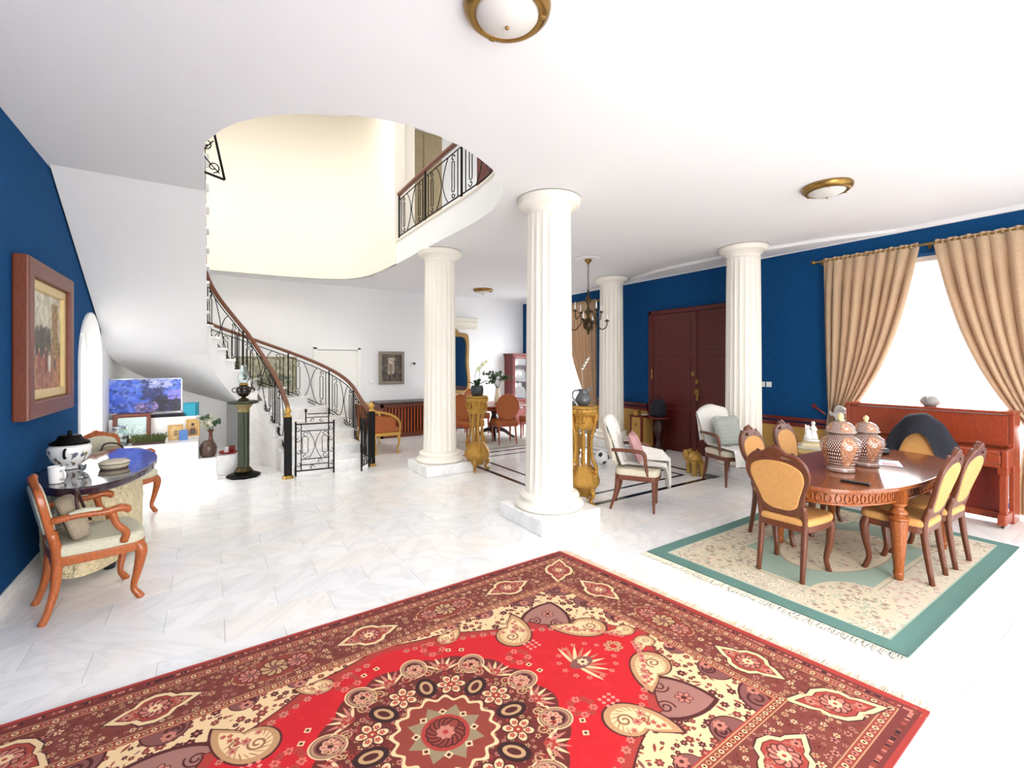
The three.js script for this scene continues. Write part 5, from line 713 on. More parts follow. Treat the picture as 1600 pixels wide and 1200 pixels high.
// ---------- paintings ----------
function paintCanvas(w, h, kind) {
  return canvas(w, h, (c) => {
    seed = kind * 13 + 5; const G = (cols) => { const g = c.createLinearGradient(0, 0, 0, h); cols.forEach(([p, q]) => g.addColorStop(p, q)); c.fillStyle = g; c.fillRect(0, 0, w, h); };
    const dab = (n, x0, y0, x1, y1, cols, s) => { for (let i = 0; i < n; i++) { c.globalAlpha = 0.35 + rnd() * 0.4; c.fillStyle = cols[Math.floor(rnd() * cols.length)]; c.beginPath(); c.ellipse((x0 + rnd() * (x1 - x0)) * w, (y0 + rnd() * (y1 - y0)) * h, s * w * (0.4 + rnd()), s * w * (0.2 + rnd() * 0.5), rnd() * 3, 0, 2 * PI); c.fill(); } c.globalAlpha = 1; };
    if (kind === 1) { // a street with figures below a tower and a pale sky
      G([[0, '#b9b39b'], [0.45, '#a8a18a'], [0.6, '#6b5c49'], [1, '#8e5c45']]); dab(300, 0, 0, 1, 0.45, ['#cfc8b2', '#b0aa95', '#a09a86', '#ddd6c0'], 0.07); dab(260, 0.05, 0.38, 0.65, 0.66, ['#3c362c', '#4d4436', '#2e2a24', '#5c523f'], 0.05); c.fillStyle = '#8f6f45'; c.fillRect(0.7 * w, 0.08 * h, 0.2 * w, 0.62 * h); dab(160, 0.68, 0.06, 0.93, 0.7, ['#a3834f', '#7a5c3a', '#c2a468', '#5f4830'], 0.03); dab(420, 0, 0.68, 1, 1, ['#9a6248', '#b07a5a', '#7d4c38', '#c08c6a'], 0.05);
      for (const [x, y, s, q] of [[0.14, 0.5, 0.2, '#ded4be'], [0.16, 0.74, 0.12, '#d6a56a'], [0.3, 0.6, 0.22, '#8c4a40'], [0.5, 0.58, 0.26, '#6b3a34'], [0.62, 0.62, 0.2, '#d9d2c6'], [0.72, 0.55, 0.22, '#8d6a52'], [0.44, 0.66, 0.16, '#a24c40'], [0.8, 0.66, 0.15, '#55443a']]) { c.fillStyle = q; c.beginPath(); c.ellipse(x * w, (y + s * 0.55) * h, s * w * 0.22, s * h * 0.5, 0, 0, 2 * PI); c.fill(); c.fillStyle = '#b98a6c'; c.beginPath(); c.arc(x * w, y * h, w * 0.022, 0, 2 * PI); c.fill(); }
    } else if (kind === 2) { // pale figure in a dark interior
      G([[0, '#5c5248'], [1, '#3f372f']]); dab(200, 0, 0, 1, 1, ['#6d6254', '#4b4339', '#7d705e', '#39322b'], 0.08); c.fillStyle = '#b7ab97'; c.fillRect(0.32 * w, 0.12 * h, 0.3 * w, 0.62 * h); dab(90, 0.3, 0.12, 0.64, 0.74, ['#c9bda8', '#a49883', '#8b7f6d'], 0.05); c.fillStyle = '#8b7c6a'; c.beginPath(); c.ellipse(0.45 * w, 0.52 * h, 0.1 * w, 0.22 * h, 0, 0, 2 * PI); c.fill(); c.fillStyle = '#d5c9b5'; c.beginPath(); c.arc(0.46 * w, 0.3 * h, 0.06 * w, 0, 2 * PI); c.fill(); dab(90, 0.2, 0.74, 0.85, 0.95, ['#2c2823', '#6a604f'], 0.07);
    } else if (kind === 3) { G([[0, '#b9b498'], [0.5, '#a39f84'], [0.62, '#7f8068'], [1, '#8c8a72']]); dab(320, 0, 0, 1, 1, ['#a9a58c', '#8e8d74', '#c2bda2', '#757660'], 0.05); dab(120, 0.1, 0.5, 0.9, 0.75, ['#5d6350', '#6c705a', '#4c5244'], 0.04); } else if (kind === 4) { // screen: blue painting of rocks and water
      G([[0, '#7785b8'], [0.5, '#2f4fa8'], [1, '#1b2a6a']]); dab(500, 0, 0, 1, 1, ['#2444a8', '#4a68c0', '#17256b', '#6f7fc0', '#3a57b5'], 0.05); dab(120, 0.45, 0.05, 0.75, 0.6, ['#1a1f46', '#2a2f5c', '#3b3f70'], 0.05); dab(120, 0.6, 0.55, 1, 1, ['#15132a', '#221d38', '#0e0d1c'], 0.06); dab(70, 0.35, 0.7, 0.65, 1, ['#8d7aa8', '#6a5a86', '#3a2f4c'], 0.04); dab(60, 0.55, 0, 0.85, 0.25, ['#8f96bf', '#a9aed0'], 0.04); dab(60, 0.8, 0.35, 1, 0.6, ['#6a63b8', '#7b76c4'], 0.04);
    } else if (kind === 5) { G([[0, '#c9a35c'], [1, '#b58a44']]); dab(160, 0, 0, 1, 1, ['#d5b270', '#b08a4a', '#e0c389'], 0.08); dab(60, 0.35, 0.35, 0.65, 0.7, ['#5e4426', '#7a5a30', '#3f2c18'], 0.06); c.fillStyle = '#6b4e2c'; c.fillRect(0.46 * w, 0.55 * h, 0.08 * w, 0.3 * h); } else if (kind === 6) { G([[0, '#c79f58'], [1, '#7d5a34']]); dab(120, 0, 0, 1, 0.6, ['#d8b777', '#b98d4c'], 0.08); c.fillStyle = '#4a3528'; c.beginPath(); c.ellipse(0.5 * w, 0.75 * h, 0.28 * w, 0.3 * h, 0, 0, 2 * PI); c.fill(); c.fillStyle = '#a9785a'; c.beginPath(); c.ellipse(0.5 * w, 0.38 * h, 0.14 * w, 0.17 * h, 0, 0, 2 * PI); c.fill(); c.fillStyle = '#2b1f1a'; c.beginPath(); c.ellipse(0.5 * w, 0.27 * h, 0.16 * w, 0.1 * h, 0, 0, 2 * PI); c.fill(); } else if (kind === 7) { G([[0, '#c9dcd8'], [0.55, '#b4cdc8'], [1, '#dfe6dc']]); dab(160, 0, 0.3, 1, 1, ['#dbe6e0', '#a7c4bf', '#f0f0ea', '#8fb0a8'], 0.07); }
  });
}
// a framed picture, local front +z, centred at its own middle
function framed(name, label, cat, w, h, fw, depth, kind, frameMat, linerMat, x, y, v, turn, lean = 0) {
  const o = thing(name, label, cat, x, y, v, turn); if (lean) o.rotation.set(lean, turn, 0, 'YXZ');
  const f = shapeOf([[-w / 2, -h / 2], [w / 2, -h / 2], [w / 2, h / 2], [-w / 2, h / 2]]); f.holes.push(shapeOf([[-w / 2 + fw, -h / 2 + fw], [-w / 2 + fw, h / 2 - fw], [w / 2 - fw, h / 2 - fw], [w / 2 - fw, -h / 2 + fw]]));
  part(o, 'frame', ext(f, depth, Math.min(0.015, fw * 0.3), 4, 2), frameMat); let iw = w - 2 * fw, ih = h - 2 * fw;
  if (linerMat) { const l = Math.min(0.075, fw * 0.6), g = shapeOf([[-iw / 2, -ih / 2], [iw / 2, -ih / 2], [iw / 2, ih / 2], [-iw / 2, ih / 2]]); g.holes.push(shapeOf([[-iw / 2 + l, -ih / 2 + l], [-iw / 2 + l, ih / 2 - l], [iw / 2 - l, ih / 2 - l], [iw / 2 - l, -ih / 2 + l]])); part(o, 'liner', ext(g, depth * 0.65, Math.min(0.008, l * 0.3), 4, 1), linerMat); iw -= 2 * l; ih -= 2 * l; }
  const pg = T(new THREE.PlaneGeometry(iw, ih), 0, 0, depth * 0.4), bg = box(iw, ih, depth * 0.35, 0, 0, depth * 0.2);
  part(o, 'backing', bg, M.darkWood); part(o, 'picture', pg, mat(0xffffff, 0.45, { map: paintCanvas(512, Math.round(512 * ih / iw), kind) }), true); return o;
}
framed('painting', 'large old street scene painting in a brown and gold frame on the blue wall', 'painting', 1.26, 1.17, 0.13, 0.09, 1, M.frameWood, mat(0xd8bf88, 0.45, { metalness: 0.2 }), W.left + 0.001, 1.78, 5.16, PI / 2);
framed('painting', 'wide grey-green landscape painting on the back wall behind the stair', 'painting', 1.08, 0.74, 0.03, 0.03, 3, mat(0xa39a80, 0.5), null, 0.94, 1.37, W.back - 0.001, 0);
framed('painting', 'dark portrait painting in a grey frame above the slatted cabinet', 'painting', 0.6, 0.75, 0.07, 0.04, 2, mat(0x8d8373, 0.5), null, 3.47, 1.5, W.back - 0.001, 0);
// ---------- marble ledge under the stair, television and ornaments ----------
{
  const o = thing('marble_ledge', 'stepped white marble ledge under the stair soffit', 'ledge');
  const b = (x0, x1, v0, v1, y0, y1) => rbox(x1 - x0, y1 - y0, v1 - v0, 0.008, (x0 + x1) / 2, (y0 + y1) / 2, -(v0 + v1) / 2);
  part(o, 'lower_tier', [b(-1.13, -0.14, 7.5, 7.98, 0, 0.54)], M.marble[1]); part(o, 'side_step', [b(-0.14, 0.07, 7.46, 8.4, 0, 0.31)], M.marble[2]); part(o, 'foot_course', [b(-1.13, 0.08, 7.44, 7.5, 0, 0.07)], M.marble[3]); part(o, 'upper_tier', [b(-1.13, -0.14, 7.98, 8.4, 0, 0.85)], M.marble[3]); part(o, 'low_bench', [b(0.07, 0.36, 7.75, 8.2, 0, 0.28)], M.marble[2]);
  const tv = thing('television', 'flat television with blue picture standing on the marble ledge', 'television', -0.745, 0.851, 8.1, 0);
  part(tv, 'case', rbox(0.81, 0.485, 0.04, 0.006, 0, 0.3, 0), M.blackPlastic); part(tv, 'bezel', [box(0.81, 0.014, 0.006, 0, 0.536, 0.021), box(0.81, 0.014, 0.006, 0, 0.066, 0.021), box(0.014, 0.484, 0.006, -0.398, 0.3, 0.021), box(0.014, 0.484, 0.006, 0.398, 0.3, 0.021)], M.chrome); const sm = paintCanvas(512, 300, 4); part(tv, 'screen', T(new THREE.PlaneGeometry(0.784, 0.458), 0, 0.301, 0.0215), mat(0xffffff, 0.3, { map: sm, emissive: 0xffffff, emissiveMap: sm, emissiveIntensity: 0.8 }), true); part(tv, 'stand', [rbox(0.6, 0.02, 0.14, 0.006, 0, 0.01, 0), rbox(0.1, 0.05, 0.03, 0.004, 0, 0.04, 0)], M.blackPlastic); const tl = new THREE.RectAreaLight(0x5a78ff, 0.5, 0.78, 0.45); tl.name = 'television_glow'; tl.position.set(0, 0.3, 0.03); tl.lookAt(0, 0.3, 1); tv.add(tl); tl.rotation.set(0, PI, 0);
  const sb = thing('soundbar', 'black soundbar in front of the television stand', 'speaker', -0.62, 0.851, 8.02 + 0.0, 0); part(sb, 'case', rbox(0.62, 0.045, 0.05, 0.01, 0, 0.0225, 0.005), M.blackPlastic); part(sb, 'grille', rbox(0.56, 0.03, 0.006, 0.002, 0, 0.0225, 0.032), M.navy);
  const tb = thing('storage_box', 'bright turquoise square box beside the television', 'box', -0.235, 0.851, 8.08, -0.3); part(tb, 'body', rbox(0.15, 0.16, 0.15, 0.006, 0, 0.08, 0), M.teal); part(tb, 'lid', rbox(0.156, 0.025, 0.156, 0.006, 0, 0.17, 0), M.teal);
  framed('framed_picture', 'pale seascape in a brown wood frame leaning on the marble ledge', 'picture', 0.4, 0.38, 0.05, 0.03, 7, M.frameWood, null, -0.88, 0.735, 7.93, 0, -0.12);
  framed('framed_photo', 'small gold framed picture of a tree on the marble ledge', 'picture', 0.17, 0.21, 0.02, 0.02, 5, mat(0xb98f4c, 0.4), null, -0.405, 0.65, 7.82, 0.1, -0.12); framed('framed_photo', 'small gold icon portrait at the right end of the marble ledge', 'picture', 0.16, 0.24, 0.02, 0.02, 6, mat(0xc79b52, 0.4), null, -0.21, 0.695, 7.86, -0.05, -0.12);
  const cards = thing('postcard', 'small blue postcard propped before the gold icon', 'postcard', -0.315, 0.541, 7.78, 0.15); part(cards, 'card', rbox(0.1, 0.14, 0.006, 0.001, 0, 0.07, 0, -0.15), mat(0x3f6fae, 0.5)); part(cards, 'foot', rbox(0.08, 0.006, 0.05, 0.002, 0, 0.003, -0.012), M.white);
  const jar = thing('glass_jar', 'clear glass jar with lid on the left of the marble ledge', 'jar', -0.98, 0.541, 7.68); part(jar, 'vessel', lathe([[0.001, 0], [0.085, 0], [0.095, 0.02], [0.095, 0.17], [0.07, 0.205], [0.065, 0.225], [0.058, 0.225], [0.062, 0.2], [0.087, 0.165], [0.087, 0.022], [0.001, 0.012]], 28), M.solidGlass); part(jar, 'lid', lathe([[0.001, 0.228], [0.068, 0.228], [0.07, 0.245], [0.03, 0.255], [0.001, 0.256]], 24), M.chrome);
  const gr = thing('grass_planter', 'low tuft of green grass in a tray on the marble ledge', 'plant', -0.68, 0.541, 7.66); part(gr, 'tray', rbox(0.34, 0.03, 0.12, 0.008, 0, 0.015, 0), M.darkWood); seed = 17; const bl = []; for (let i = 0; i < 420; i++) { const x = rr(-0.17, 0.17), z = rr(-0.055, 0.055), h = rr(0.05, 0.11), a = rr(-0.05, 0.05), b2 = rr(-0.05, 0.05); bl.push(tube([V3(x, 0.03, z), V3(x + a * 0.4, 0.03 + h * 0.6, z + b2 * 0.4), V3(x + a, 0.03 + h, z + b2)], 0.0022, 2, 3)); } const gs = part(gr, 'grass', bl, mat(0x56622f, 0.8)); gs.userData.kind = 'stuff';
  const br = thing('floor_vase', 'brown glazed jug on the low marble step', 'vase', -0.03, 0.311, 7.62); part(br, 'body', lathe([[0.001, 0], [0.075, 0], [0.1, 0.04], [0.105, 0.13], [0.085, 0.18], [0.06, 0.2], [0.062, 0.215], [0.05, 0.215], [0.001, 0.2]], 28), mat(0x4b352a, 0.35)); part(br, 'neck_ring', tor(0.058, 0.007, 0, 0.2, 0, PI / 2, 0, 0, 24, 8), mat(0x5a4638, 0.4));
  const fv = thing('flower_vase', 'slender wooden vase with silvery dried flowers by the ledge end', 'vase', 0.0, 0.311, 7.85); part(fv, 'vase', lathe([[0.001, 0], [0.05, 0], [0.065, 0.05], [0.05, 0.14], [0.025, 0.22], [0.022, 0.3], [0.045, 0.34], [0.04, 0.34], [0.001, 0.3]], 24), M.walnut);
  seed = 77; for (let i = 0; i < 9; i++) { const a = rnd() * 2 * PI, q = rr(0.05, 0.14), h = rr(0.42, 0.62), end = V3(Math.cos(a) * q, h, Math.sin(a) * q); const st = part(fv, 'stem', tube([V3(0, 0.3, 0), V3(end.x * 0.4, (0.3 + h) / 2, end.z * 0.4), end], 0.003, 8, 4), M.darkLeaf); const lf = []; for (let k = 0; k < 7; k++) { const b2 = rnd() * 6.28, l = rr(0.03, 0.055); lf.push(T(new THREE.SphereGeometry(1, 8, 6), end.x + Math.cos(b2) * 0.03, end.y - rnd() * 0.06, end.z + Math.sin(b2) * 0.03, rnd() * 2, b2, rnd() * 2, l * 0.8, 0.004, l * 0.45)); } part(st, 'leaves', lf, i % 3 === 0 ? M.darkLeaf : mat(0xb9b7a0, 0.8)); }
  const tr = thing('serving_tray', 'red tray holding a small white candle on the low bench', 'tray', 0.215, 0.2805, 7.95); part(tr, 'tray', lathe([[0.001, 0], [0.1, 0], [0.12, 0.02], [0.115, 0.022], [0.095, 0.008], [0.001, 0.008]], 28), M.red); part(tr, 'rim', tor(0.118, 0.004, 0, 0.021, 0, PI / 2, 0, 0, 32, 6), M.red);
  const cu = thing('candle', 'small white pillar candle on the red tray', 'candle', 0.19, 0.289, 7.93); part(cu, 'wax', lathe([[0.001, 0], [0.03, 0], [0.031, 0.005], [0.031, 0.08], [0.027, 0.085], [0.001, 0.08]], 20), M.ceramic); part(cu, 'wick', cyl(0.0015, 0.0015, 0.014, 0, 0.086, 0, 6), M.blackPlastic);
  const cb = thing('bowl', 'small dark red bowl on the red tray', 'bowl', 0.265, 0.289, 7.96); part(cb, 'vessel', lathe([[0.001, 0], [0.025, 0], [0.04, 0.05], [0.035, 0.09], [0.031, 0.09], [0.035, 0.05], [0.001, 0.01]], 20), mat(0x7a2b24, 0.4)); part(cb, 'foot', tor(0.025, 0.004, 0, 0.004, 0, PI / 2, 0, 0, 20, 6), mat(0x7a2b24, 0.4));
}
{ // dark column pedestal with an oil lamp, before the stair
  const o = thing('column_pedestal', 'dark green column pedestal with bronze capital at the stair foot', 'pedestal', 0.39, 0, 7.5), m = M.greenBronze;
  part(o, 'foot', [lathe([[0.001, 0], [0.21, 0], [0.215, 0.03], [0.19, 0.045], [0.12, 0.06], [0.1, 0.08], [0.001, 0.08]], 8)], M.blackGloss); part(o, 'base_ring', lathe([[0.08, 0.075], [0.12, 0.075], [0.11, 0.1], [0.085, 0.13], [0.075, 0.14], [0.001, 0.14]], 28), M.bronze); part(o, 'shaft', grid(96, 4, (u, w) => { const r = 0.072 - 0.006 * Math.abs(Math.sin(u * 12 * PI)); return V3(Math.cos(u * 2 * PI) * r, 0.135 + 0.79 * w, Math.sin(u * 2 * PI) * r); }), m); part(o, 'capital', lathe([[0.001, 0.91], [0.075, 0.91], [0.08, 0.93], [0.07, 0.95], [0.09, 0.985], [0.12, 1.02], [0.13, 1.04], [0.001, 1.04]], 28), mat(0x8a7a52, 0.5, { metalness: 0.4 })); part(o, 'top_slab', lathe([[0.001, 1.035], [0.19, 1.035], [0.195, 1.06], [0.18, 1.075], [0.001, 1.075]], 8), M.greenBronze);
  const l = thing('oil_lamp', 'dark oil lamp with clear glass chimney on the green pedestal', 'lamp', 0.39, 1.0755, 7.5); part(l, 'foot', lathe([[0.001, 0], [0.07, 0], [0.065, 0.02], [0.03, 0.04], [0.03, 0.06], [0.001, 0.06]], 24), M.bronze); part(l, 'font', lathe([[0.001, 0.06], [0.05, 0.06], [0.085, 0.1], [0.095, 0.15], [0.085, 0.19], [0.05, 0.21], [0.001, 0.21]], 28), mat(0x201712, 0.12)); part(l, 'burner', lathe([[0.001, 0.21], [0.05, 0.21], [0.06, 0.23], [0.045, 0.25], [0.001, 0.25]], 24), M.brass); part(l, 'chimney', lathe([[0.045, 0.25], [0.075, 0.3], [0.07, 0.36], [0.045, 0.42], [0.038, 0.5], [0.035, 0.5], [0.042, 0.42], [0.067, 0.36], [0.072, 0.3], [0.042, 0.25]], 24), M.solidGlass); for (const s of [-1, 1]) part(l, 'handle', tor(0.03, 0.006, s * 0.11, 0.15, 0, 0, 0, 0, 16, 6), M.bronze);
}
// ---------- hall: pedestals, armchairs under throws, elephant ----------
function pedestal(label, x, v, turn) {
  const o = thing('gilt_pedestal', label, 'pedestal', x, 0, v, turn, 'tall carved gilt pedestals'), g = M.gold;
  part(o, 'top_plate', lathe([[0.001, 1.08], [0.15, 1.08], [0.165, 1.09], [0.168, 1.105], [0.155, 1.12], [0.001, 1.12]], 36), g);
  part(o, 'capital', grid(72, 14, (u, w) => { const t = u * 2 * PI, y = 0.86 + 0.225 * w, r = (0.112 + 0.045 * Math.pow(w, 1.5) + 0.012 * Math.sin(w * 9)) * (1 + 0.07 * Math.abs(Math.cos(3 * t)) + 0.02 * Math.sin(t * 18)); return V3(Math.cos(t) * r, y, Math.sin(t) * r); }), g); part(o, 'capital_floor', cyl(0.11, 0.1, 0.02, 0, 0.862, 0, 30), g);
  for (let k = 0; k < 6; k++) { const a = k / 6 * 2 * PI, c = Math.cos(a), s = Math.sin(a), q = (r, y) => V3(c * r, y, s * r);
    if (k % 2) part(o, 'slim_column', limb([q(0.075, 0.4), q(0.075, 0.6), q(0.075, 0.88)], [0.022, 0.019, 0.02], 8, 10), g); else part(o, 'scroll_bracket', limb([q(0.15, 0.3), q(0.165, 0.42), q(0.115, 0.52), q(0.1, 0.68), q(0.12, 0.82), q(0.15, 0.93), q(0.165, 1.0), q(0.15, 1.06)], [0.02, 0.022, 0.018, 0.017, 0.018, 0.022, 0.022, 0.014], 24, 10), g);
    part(o, 'leaf_ornament', [sph(0.03, c * 0.145, 0.97, s * 0.145, 0.7, 1.4, 0.7, 10), sph(0.024, c * 0.14, 0.905, s * 0.14, 0.8, 1, 0.8, 10)], g); }
  part(o, 'bulb', grid(72, 18, (u, w) => { const t = u * 2 * PI, prof = [0.1, 0.13, 0.155, 0.175, 0.185, 0.18, 0.15, 0.12, 0.1], k = w * 8, i = Math.min(7, Math.floor(k)), r = (prof[i] + (prof[i + 1] - prof[i]) * (k - i)) * (1 + 0.05 * Math.abs(Math.cos(6 * t)) - 0.02 + 0.015 * Math.sin(t * 21) * Math.sin(w * 12)); return V3(Math.cos(t) * r, 0.43 - 0.33 * w, Math.sin(t) * r); }), g); part(o, 'bulb_cap', [cyl(0.1, 0.12, 0.03, 0, 0.42, 0, 28), cyl(0.1, 0.08, 0.02, 0, 0.1, 0, 28)], g);
  for (let k = 0; k < 3; k++) { const a = k / 3 * 2 * PI + 0.4, c = Math.cos(a), s = Math.sin(a), q = (r, y) => V3(c * r, y, s * r); part(o, 'foot', limb([q(0.13, 0.2), q(0.175, 0.13), q(0.13, 0.07), q(0.15, 0.025), q(0.195, 0.02)], [0.03, 0.026, 0.02, 0.02, 0.016], 16, 8), g); }
  return o;
}
const ped = pedestal('carved gilt pedestal with orchid, beside the second column', 3.33, 6.0, 0.2); copyOf(ped, 'carved gilt pedestal with grey jug, behind the nearest column', 3.57, 0, 3.93, 0.9);
{
  const o = thing('orchid', 'white orchid with broad leaves in a dark pot on the gilt pedestal', 'orchid', 3.33, 1.1205, 6.0); part(o, 'pot', [lathe([[0.001, 0], [0.075, 0], [0.095, 0.03], [0.1, 0.1], [0.088, 0.15], [0.08, 0.15], [0.09, 0.1], [0.001, 0.09]], 8)], mat(0x33383c, 0.5)); part(o, 'soil', cyl(0.08, 0.08, 0.02, 0, 0.125, 0, 20), M.darkWood);
  const lf = (a, l, up) => part(o, 'leaf', sheet(10, 4, (u, w) => { const s = (w - 0.5) * 0.07 * Math.sin(Math.min(1, u * 1.15 + 0.08) * PI), r = l * u; return V3(Math.cos(a) * r - Math.sin(a) * s, 0.13 + up * Math.sin(u * 2.2) + Math.abs(s) * 0.3, Math.sin(a) * r + Math.cos(a) * s); }, 0.003), M.darkLeaf); lf(0.7, 0.24, 0.09); lf(2.4, 0.18, 0.1); lf(-2.6, 0.2, 0.07); lf(-0.9, 0.18, 0.05); lf(1.6, 0.14, 0.12);
  for (const [dx, dz, h] of [[0.03, 0.02, 0.46], [-0.03, 0.0, 0.4]]) { part(o, 'stem', tube([V3(dx * 0.5, 0.13, dz), V3(dx, 0.3, dz), V3(dx + 0.02, h, dz), V3(dx + 0.09, h + 0.05, dz)], 0.004, 14, 5), M.leaf); for (let k = 0; k < 4; k++) { const p = V3(dx + 0.015 + k * 0.03, h - 0.03 + k * 0.028, dz + 0.01), pt = []; for (let j = 0; j < 5; j++) { const a = j / 5 * 6.28; pt.push(T(new THREE.SphereGeometry(1, 8, 6), p.x + Math.cos(a) * 0.014, p.y + Math.sin(a) * 0.014, p.z + 0.01, 0, 0, a, 0.016, 0.011, 0.003)); } part(o, 'flower', pt, mat(k % 2 ? 0xd9e3a6 : 0xf2f2d8, 0.7)); } }
  const j = thing('jug', 'dark grey pewter jug with a single stem on the gilt pedestal', 'jug', 3.57, 1.1205, 3.93, -0.6), m = mat(0x5a5d62, 0.4, { metalness: 0.4 });
  part(j, 'body', [lathe([[0.001, 0], [0.055, 0], [0.085, 0.04], [0.088, 0.08], [0.06, 0.13], [0.045, 0.155], [0.06, 0.185], [0.055, 0.185], [0.04, 0.155], [0.001, 0.13]], 26)], m); part(j, 'spout', limb([V3(0.04, 0.16, 0), V3(0.075, 0.185, 0), V3(0.095, 0.195, 0)], [0.022, 0.016, 0.006], 8, 8), m); part(j, 'handle', tube([V3(-0.05, 0.17, 0), V3(-0.11, 0.16, 0), V3(-0.12, 0.09, 0), V3(-0.08, 0.05, 0)], 0.009, 16, 7), m); part(j, 'stem', tube([V3(0, 0.14, 0), V3(-0.01, 0.35, 0), V3(0.02, 0.5, 0), V3(0.05, 0.53, 0)], 0.003, 14, 4), mat(0xb9b9ae, 0.7)); for (let k = 0; k < 4; k++) part(j, 'blossom', [sph(0.016, -0.01 + k * 0.02, 0.42 + k * 0.035, 0.005, 1, 0.7, 1, 8), sph(0.012, 0.01 + k * 0.018, 0.435 + k * 0.035, 0, 0.7, 1, 1, 8)], M.white);
  const t = thing('small_tray', 'small dark tray on the gilt pedestal beside the grey jug', 'tray', 3.47, 1.1205, 4.0); part(t, 'dish', lathe([[0.001, 0], [0.035, 0], [0.05, 0.02], [0.047, 0.021], [0.033, 0.006], [0.001, 0.006]], 20), m); part(t, 'rim', tor(0.0485, 0.002, 0, 0.0205, 0, PI / 2, 0, 0, 24, 6), m);
  const cp = thing('cup', 'tiny grey cup standing in the dish beside the jug', 'cup', 3.47, 1.127, 4.0); part(cp, 'vessel', lathe([[0.001, 0], [0.02, 0], [0.028, 0.044], [0.024, 0.044], [0.001, 0.006]], 16), m); part(cp, 'handle', tor(0.012, 0.0025, 0.032, 0.024, 0, 0, 0, 0, 14, 6), m);
}
function hallChair(label, x, v, turn) {
  const o = thing('hall_armchair', label, 'armchair', x, 0, v, turn, 'oval-back armchairs under white throws'), wd = wood(0x7a4630, 0.35);
  const back = splineShape([[0, 0.98], [0.12, 0.965], [0.21, 0.9], [0.245, 0.78], [0.235, 0.66], [0.2, 0.54], [0.14, 0.48], [0, 0.465], [-0.14, 0.48], [-0.2, 0.54], [-0.235, 0.66], [-0.245, 0.78], [-0.21, 0.9], [-0.12, 0.965]], 70); const tilt = (g) => { g.translate(0, -0.45, -0.02); g.rotateX(-0.2); g.translate(0, 0.45, -0.21); return g; };
  part(o, 'backrest', tilt(ext(back, 0.045, 0.015, 8, 2)), M.creamCloth); const seat = splineShape([[0, 0.25], [0.17, 0.24], [0.24, 0.2], [0.24, 0.0], [0.21, -0.2], [0, -0.22], [-0.21, -0.2], [-0.24, 0.0], [-0.24, 0.2], [-0.17, 0.24]], 50);
  part(o, 'seat', ext(seat, 0.08, 0.028, 8, 3).rotateX(PI / 2).translate(0, 0.46, 0), M.creamCloth); part(o, 'seat_rail', ext(seat, 0.055, 0.006).rotateX(PI / 2).translate(0, 0.395, 0), wd);
  for (const s of [-1, 1]) { part(o, 'leg', limb([V3(s * 0.205, 0.39, 0.19), V3(s * 0.205, 0.2, 0.19), V3(s * 0.205, 0, 0.19)], [0.024, 0.019, 0.012], 6, 8, 4), wd); part(o, 'leg', limb([V3(s * 0.18, 0.42, -0.19), V3(s * 0.185, 0.2, -0.21), V3(s * 0.19, 0, -0.27)], [0.024, 0.02, 0.013], 8, 8, 4), wd); part(o, 'arm', limb([V3(s * 0.235, 0.66, -0.25), V3(s * 0.255, 0.665, -0.1), V3(s * 0.262, 0.655, 0.06), V3(s * 0.255, 0.62, 0.1), V3(s * 0.24, 0.52, 0.11), V3(s * 0.235, 0.4, 0.13)], [0.018, 0.02, 0.022, 0.022, 0.019, 0.02], 24, 8), wd); }
  return o;
}
